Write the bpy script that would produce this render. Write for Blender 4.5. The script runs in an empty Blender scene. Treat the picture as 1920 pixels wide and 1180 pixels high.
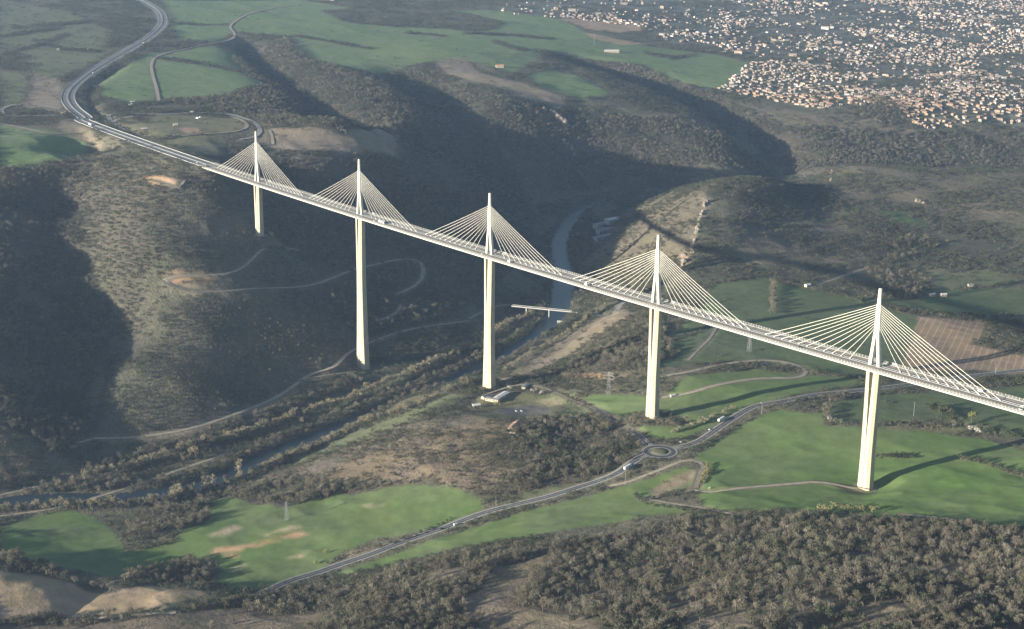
# Cable-stayed motorway viaduct over a river valley, seen from the air
import numpy as np
def _h(ix,iy,seed):
    n=(ix.astype(np.int64)*374761393+iy.astype(np.int64)*668265263+seed*982451653)&0x7fffffff
    n=((n^(n>>13))*1274126177)&0x7fffffff
    n=n^(n>>16)
    return (n&0xffff)/65535.0
def vnoise(x,y,seed=0):
    x0=np.floor(x);y0=np.floor(y);fx=x-x0;fy=y-y0
    fx=fx*fx*fx*(fx*(fx*6-15)+10);fy=fy*fy*fy*(fy*(fy*6-15)+10)
    x0=x0.astype(np.int64);y0=y0.astype(np.int64)
    a=_h(x0,y0,seed);b=_h(x0+1,y0,seed);c=_h(x0,y0+1,seed);d=_h(x0+1,y0+1,seed)
    return (a+(b-a)*fx)*(1-fy)+(c+(d-c)*fx)*fy
def fbm(x,y,scale,oct=4,seed=0,ridge=False):
    t=np.zeros_like(x);a=1.;s=0.
    for o in range(oct):
        n=vnoise(x/scale+17.3*o,y/scale-9.1*o,seed+o)*2-1
        if ridge:n=1-2*np.abs(n)
        t+=a*n;s+=a;a*=.5;scale*=.5
    return t/s
def seg_dist(x,y,pl,closed=False):
    """distance to polyline and param (cumulative length)"""
    best=np.full(x.shape,1e18);par=np.zeros(x.shape);L=0.
    for i in range(len(pl)-1):
        ax,ay=pl[i][0],pl[i][1];bx,by=pl[i+1][0],pl[i+1][1]
        dx,dy=bx-ax,by-ay;l2=dx*dx+dy*dy+1e-9
        t=np.clip(((x-ax)*dx+(y-ay)*dy)/l2,0,1)
        d=(x-ax-t*dx)**2+(y-ay-t*dy)**2
        m=d<best;best=np.where(m,d,best);par=np.where(m,L+t*np.sqrt(l2),par);L+=np.sqrt(l2)
    return np.sqrt(best),par
class Terrain:
    def __init__(self,ctrl,ravines,roads=(),river=None,rough=(),step=25.,lam=2.0,box=(-9000,2600,-3200,8600)):
        P=np.array(ctrl,float);self.box=box
        xs=P[:,:2]/1000.;n=len(P)
        def K(r2):return np.where(r2>0,r2*np.log(r2+1e-12),0)
        D=((xs[:,None]-xs[None])**2).sum(-1)
        A=np.zeros((n+3,n+3));A[:n,:n]=K(D)+np.eye(n)*lam*1e-3
        A[:n,n]=1;A[:n,n+1:]=xs;A[n,:n]=1;A[n+1:,:n]=xs.T
        w=np.linalg.solve(A,np.concatenate([P[:,2],np.zeros(3)]))
        x0,x1,y0,y1=box
        self.gx=np.arange(x0,x1+step,step);self.gy=np.arange(y0,y1+step,step);self.step=step
        X,Y=np.meshgrid(self.gx,self.gy,indexing='ij');Z=np.empty(X.shape)
        for i in range(X.shape[0]):
            r2=(X[i][:,None]/1000-xs[None,:,0])**2+(Y[i][:,None]/1000-xs[None,:,1])**2
            Z[i]=K(r2)@w[:n]+w[n]+w[n+1]*X[i]/1000+w[n+2]*Y[i]/1000
        self.G=np.clip(Z,0,300)
        self.rav=ravines;self.roads=roads;self.river=river
    def base(self,x,y):
        x=np.asarray(x,float);y=np.asarray(y,float)
        fx=np.clip((x-self.gx[0])/self.step,0,len(self.gx)-1.001);fy=np.clip((y-self.gy[0])/self.step,0,len(self.gy)-1.001)
        i=fx.astype(int);j=fy.astype(int);a=fx-i;b=fy-j
        G=self.G
        return (G[i,j]*(1-a)+G[i+1,j]*a)*(1-b)+(G[i,j+1]*(1-a)+G[i+1,j+1]*a)*b
    def raw(self,x,y):
        z=self.base(x,y)
        for pl,dep,w in self.rav:
            xs=[p[0] for p in pl];ys=[p[1] for p in pl]
            m=(x>min(xs)-4*w)&(x<max(xs)+4*w)&(y>min(ys)-4*w)&(y<max(ys)+4*w)
            if not m.any():continue
            d,t=seg_dist(x[m],y[m],pl)
            t0=np.clip(t/(3*w),0,1)
            z[m]-=dep*np.exp(-(d/w)**1.5)*(t0 if dep>20 else 1)
        gx=(self.base(x+40,y)-self.base(x-40,y))/80;gy=(self.base(x,y+40)-self.base(x,y-40))/80
        sl=np.clip(np.hypot(gx,gy)/.3,0,1)
        z=z+fbm(x,y,420.,4,3,True)*(2.5+15.5*sl)+fbm(x,y,60.,4,11)*(.35+3.0*sl)-2*sl
        return z
    def h(self,x,y):
        x=np.asarray(x,float);y=np.asarray(y,float)
        z=self.raw(x,y)
        if self.river is not None:
            d,tr=seg_dist(x,y,self.river);d=d/np.clip(.4+tr/1500.,.4,1)
            k=np.clip((d-15)/17,0,1);k=k*k*(3-2*k)
            z=np.where(d<45,(-1.5)*(1-k)+np.maximum(z,2.0)*k,np.maximum(z,1.2))
        else: z=np.maximum(z,1.2)
        for pl,hw,bl in self.roads:      # pl: x,y,z
            xs=[p[0] for p in pl];ys=[p[1] for p in pl];R=hw+bl
            m=(x>min(xs)-R)&(x<max(xs)+R)&(y>min(ys)-R)&(y<max(ys)+R)
            if not m.any():continue
            d,t=seg_dist(x[m],y[m],pl)
            L=np.concatenate([[0],np.cumsum(np.hypot(np.diff(xs),np.diff(ys)))])
            zr=np.interp(t,L,[p[2] for p in pl])
            k=np.clip((d-hw)/bl,0,1);k=k*k*(3-2*k)
            z[m]=zr*(1-k)+z[m]*k
        return z

ROCKS=[[[[-770.0,887.6],[-773.9,868.4],[-744.9,831.3],[-660.4,736.1],[-619.9,688.2],[-585.1,647.7]],46,2.2,5.0,"narrow pale rocky crest running down the hill behind the fourth pylon"],[[[-614.0,653.7],[-585.7,631.4],[-568.0,613.1]],12,3.0,6.0,"square pinkish rock at the lower end of the rocky crest"],[[[-1751.6,1269.3],[-1736.4,1284.8],[-1699.6,1278.7],[-1661.4,1271.1]],20,5,10.0,"pale cliff blocks at the top edge of the far gorge slope"],[[[-1608.4,1205.8],[-1581.7,1217.7],[-1532.7,1200.1]],12,3,6.0,"scattered pale rocks lower down the far gorge slope"],[[[-1181.8,1712.6],[-844.5,1324.2]],7,3,6.0,"few pale rocks on the brown slope left of the far ridge"],[[[-638.7,1354.6],[-617.1,1349.8]],6,3,5.5,"lone pale rock group in the brown scrub at the right"]]
PADS=[[[-1025.6,26.3],152],[[-683.9,11.7],5],[[-342.0,2.9],70],[[0.0,0.0],127.5],[[342.0,2.9],145]]
CTRL=[[-1070,746,0],[-851,579,0],[-703,437,0],[-631,305,0],[-579,168,0],[-538,33,0],[-510,-86,0],[-484,-196,0],[-460,-299,0],[-427,-376,0],[-427,-432,0],[-431,-485,0],[-457,-541,0],[-499,-596,0],[-535,-653,0],[-568,-725,0],[-1197,875,0],[-1329,1068,1],[-1362,1335,3],[-1206,11,236],[-1325,42,238],[-1626,65,229],[-1982,118,220],[-2191,190,216],[-2451,344,212],[-2730,548,208],[-3106,862,200],[-3457,1085,196],[-4205,1327,190],[-2182,30,215],[-2134,85,216],[-3060,383,205],[-4466,949,190],[-1984,-330,225],[-3237,75,210],[-4644,530,200],[-1628,183,233],[-1598,303,230],[-1793,168,227],[-1846,-105,221],[-1701,-53,221],[-1583,-212,217],[-1596,-77,214],[-2226,449,205],[-2223,623,202],[-2699,771,200],[-3584,1440,185],[-3230,1538,178],[-2718,1216,176],[-2650,1359,172],[-2850,1150,182],[-1893,524,205],[-1713,584,200],[-1414,346,220],[-1345,481,212],[-1394,588,203],[-1432,257,222],[-1371,210,214],[-1648,-22,188],[-1452,-174,138],[-1177,-268,92],[-995,-320,52],[-766,-461,22],[-1297,-185,150],[-1050,-252,118],[-898,-296,72],[-739,-413,36],[-1434,-98,182],[-608,-500,6],[-1503,-173,200],[-1523,-237,205],[-1296,-331,172],[-1131,-400,143],[-859,-514,99],[-667,-595,50],[-577,-634,26],[-1210,-546,150],[-831,-680,100],[-617,-760,30],[-1176,-309,118],[-961,-379,72],[-716,-522,34],[-1632,-636,170],[-913,-835,110],[-608,-925,40],[-1446,-25,222],[-1318,-99,203],[-1141,-165,178],[-1015,-190,152],[-942,-180,130],[-868,-258,90],[-745,-340,52],[-629,-401,16],[-1170,18,214],[-1027,26,153],[-954,-75,128],[-815,-136,80],[-709,-198,32],[-646,-235,15],[-1057,-67,180],[-795,-223,84],[-663,-296,32],[-532,-401,6],[-594,-165,6],[-694,-112,18],[-1278,310,196],[-1231,280,168],[-1144,224,140],[-1054,167,116],[-974,115,92],[-876,53,77],[-798,4,58],[-741,-83,44],[-736,-36,36],[-684,11,5],[-1313,511,178],[-1311,590,112],[-1186,500,92],[-1067,414,75],[-961,337,58],[-869,271,40],[-781,207,24],[-696,146,10],[-1445,910,45],[-1285,783,32],[-1141,669,20],[-1011,566,9],[-873,469,4],[-1466,774,120],[-1618,966,135],[-351,7,70],[-276,-17,66],[-218,32,72],[-103,9,96],[-2,2,128],[79,-61,121],[32,42,129],[167,-3,132],[274,-29,140],[344,3,145],[75,-176,108],[30,-338,85],[4,-473,68],[9,-532,62],[-107,-432,62],[-184,-531,48],[-234,-575,42],[-59,-566,52],[-175,-310,62],[-303,-309,34],[-340,-368,18],[-90,-249,96],[-15,-183,104],[-139,-170,97],[-125,-93,98],[-23,-90,107],[-277,-155,66],[-276,-208,56],[-340,-432,16],[-274,-534,30],[-369,107,45],[-520,188,12],[-550,325,22],[-636,472,20],[-765,625,12],[-500,397,58],[-344,191,68],[-326,133,64],[-309,267,96],[-159,107,104],[-193,78,85],[-272,342,108],[-335,526,102],[-183,483,112],[-88,266,122],[-15,295,128],[101,381,134],[140,469,134],[199,509,134],[250,191,146],[403,190,160],[439,41,165],[551,-26,186],[155,154,140],[-48,674,118],[11,784,112],[-884,1092,142],[-798,904,141],[-669,733,128],[-588,639,100],[-859,836,85],[-920,822,42],[-677,610,55],[-893,727,8],[-1095,908,4],[-1142,1042,40],[-702,1064,104],[-878,1260,106],[-792,1332,106],[-612,1119,92],[-796,1514,105],[-674,1732,98],[-501,840,96],[-487,1128,84],[-329,855,92],[-440,1402,84],[-176,1023,98],[-511,712,95],[-680,888,113],[-974,1456,96],[-303,1556,110],[304,571,150],[612,65,200],[-1445,1151,32],[-1514,1211,58],[-1615,1298,98],[-1745,1410,128],[-1729,1219,150],[-2025,1518,158],[-2076,1318,170],[-2558,1488,172],[-2419,1542,168],[-2448,2250,122],[-2028,2077,106],[-2796,2970,100],[-1487,1543,90],[-1381,1440,52],[-1401,1283,42],[-1651,1512,110],[-1455,1763,70],[-1244,1636,24],[-1375,1942,62],[-1607,2075,86],[-1216,1842,30],[-1292,2142,78],[-1182,2460,70],[-1104,2354,40],[-1019,2237,14],[-1131,2054,18],[-2241,3052,80],[-1994,3616,62],[-3040,5105,60],[-3410,4086,90],[-3713,2843,140],[-2911,2187,146],[-4061,1825,172],[-3881,2312,158],[-2565,5633,70],[-1036,3015,70],[-770,2445,30],[-362,-719,36],[-274,-691,40],[-182,-654,44],[-92,-628,48],[-297,-836,60],[-169,-765,66],[-77,-751,76],[-73,-693,66],[-37,-673,74],[-30,-614,62],[-45,-843,88],[39,-768,96],[81,-656,92],[103,-563,90],[207,-627,118],[167,-474,112],[133,-378,108],[351,-546,152],[235,-239,128],[343,-340,152],[499,-487,195],[369,-136,158],[515,-302,196],[620,-422,225],[589,-81,198],[687,-226,230],[765,-342,260],[-56,-942,110],[2500,-1500,300],[1500,-2500,260],[0,-2500,170],[-1500,-2200,140],[2500,500,260],[2500,3000,200],[-4000,-1500,150],[-7000,-1000,200],[-8500,3000,230],[-8500,7500,200],[-3000,8000,120],[2000,8000,120],[800,-1000,270],[-3000,-1000,140],[-1800,-1300,90],[-1200,-1200,80],[-600,-1300,80]]
RAV=[[[[-2637,542],[-2365,336],[-2157,228],[-1871,126],[-1581,78]],9,16],[[[-147,-797],[-106,-773]],-7,50],[[[-112,-720],[-28,-778]],5,22],[[[-89,-686],[-12,-661]],-6,40],[[[-3124,1189],[-2622,963],[-2120,778],[-1422,534],[-1519,740]],34,60],[[[-2413,1263],[-1787,1013],[-1614,1002],[-1489,960],[-1396,1028]],48,95],[[[-2518,1951],[-2102,1929],[-1745,1859],[-1419,1746],[-1020,1399]],42,75]]
RIVER=[[-1363.0,1336.0],[-1359.0,1296.0],[-1357.0,1256.0],[-1354.0,1216.0],[-1351.0,1175.0],[-1347.0,1135.0],[-1339.0,1096.0],[-1327.0,1057.0],[-1310.0,1021.0],[-1289.0,987.0],[-1265.0,954.0],[-1239.0,923.0],[-1213.0,892.0],[-1187.0,862.0],[-1159.0,833.0],[-1130.0,805.0],[-1101.0,777.0],[-1070.0,751.0],[-1039.0,725.0],[-1007.0,701.0],[-974.0,678.0],[-942.0,654.0],[-911.0,628.0],[-880.0,602.0],[-850.0,575.0],[-820.0,548.0],[-790.0,521.0],[-761.0,493.0],[-732.0,465.0],[-705.0,435.0],[-681.0,403.0],[-660.0,369.0],[-641.0,333.0],[-623.0,297.0],[-607.0,260.0],[-594.0,222.0],[-581.0,184.0],[-568.0,145.0],[-556.0,107.0],[-544.0,69.0],[-533.0,30.0],[-523.0,-9.0],[-514.0,-48.0],[-505.0,-88.0],[-496.0,-127.0],[-487.0,-166.0],[-477.0,-205.0],[-469.0,-245.0],[-460.0,-284.0],[-448.0,-323.0],[-432.0,-360.0],[-424.0,-399.0],[-424.0,-439.0],[-426.0,-480.0],[-440.0,-517.0],[-460.0,-552.0],[-486.0,-583.0],[-508.0,-617.0],[-528.0,-652.0],[-546.0,-688.0],[-564.0,-724.0],[-584.0,-759.0],[-605.0,-793.0],[-626.0,-828.0]]
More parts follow.
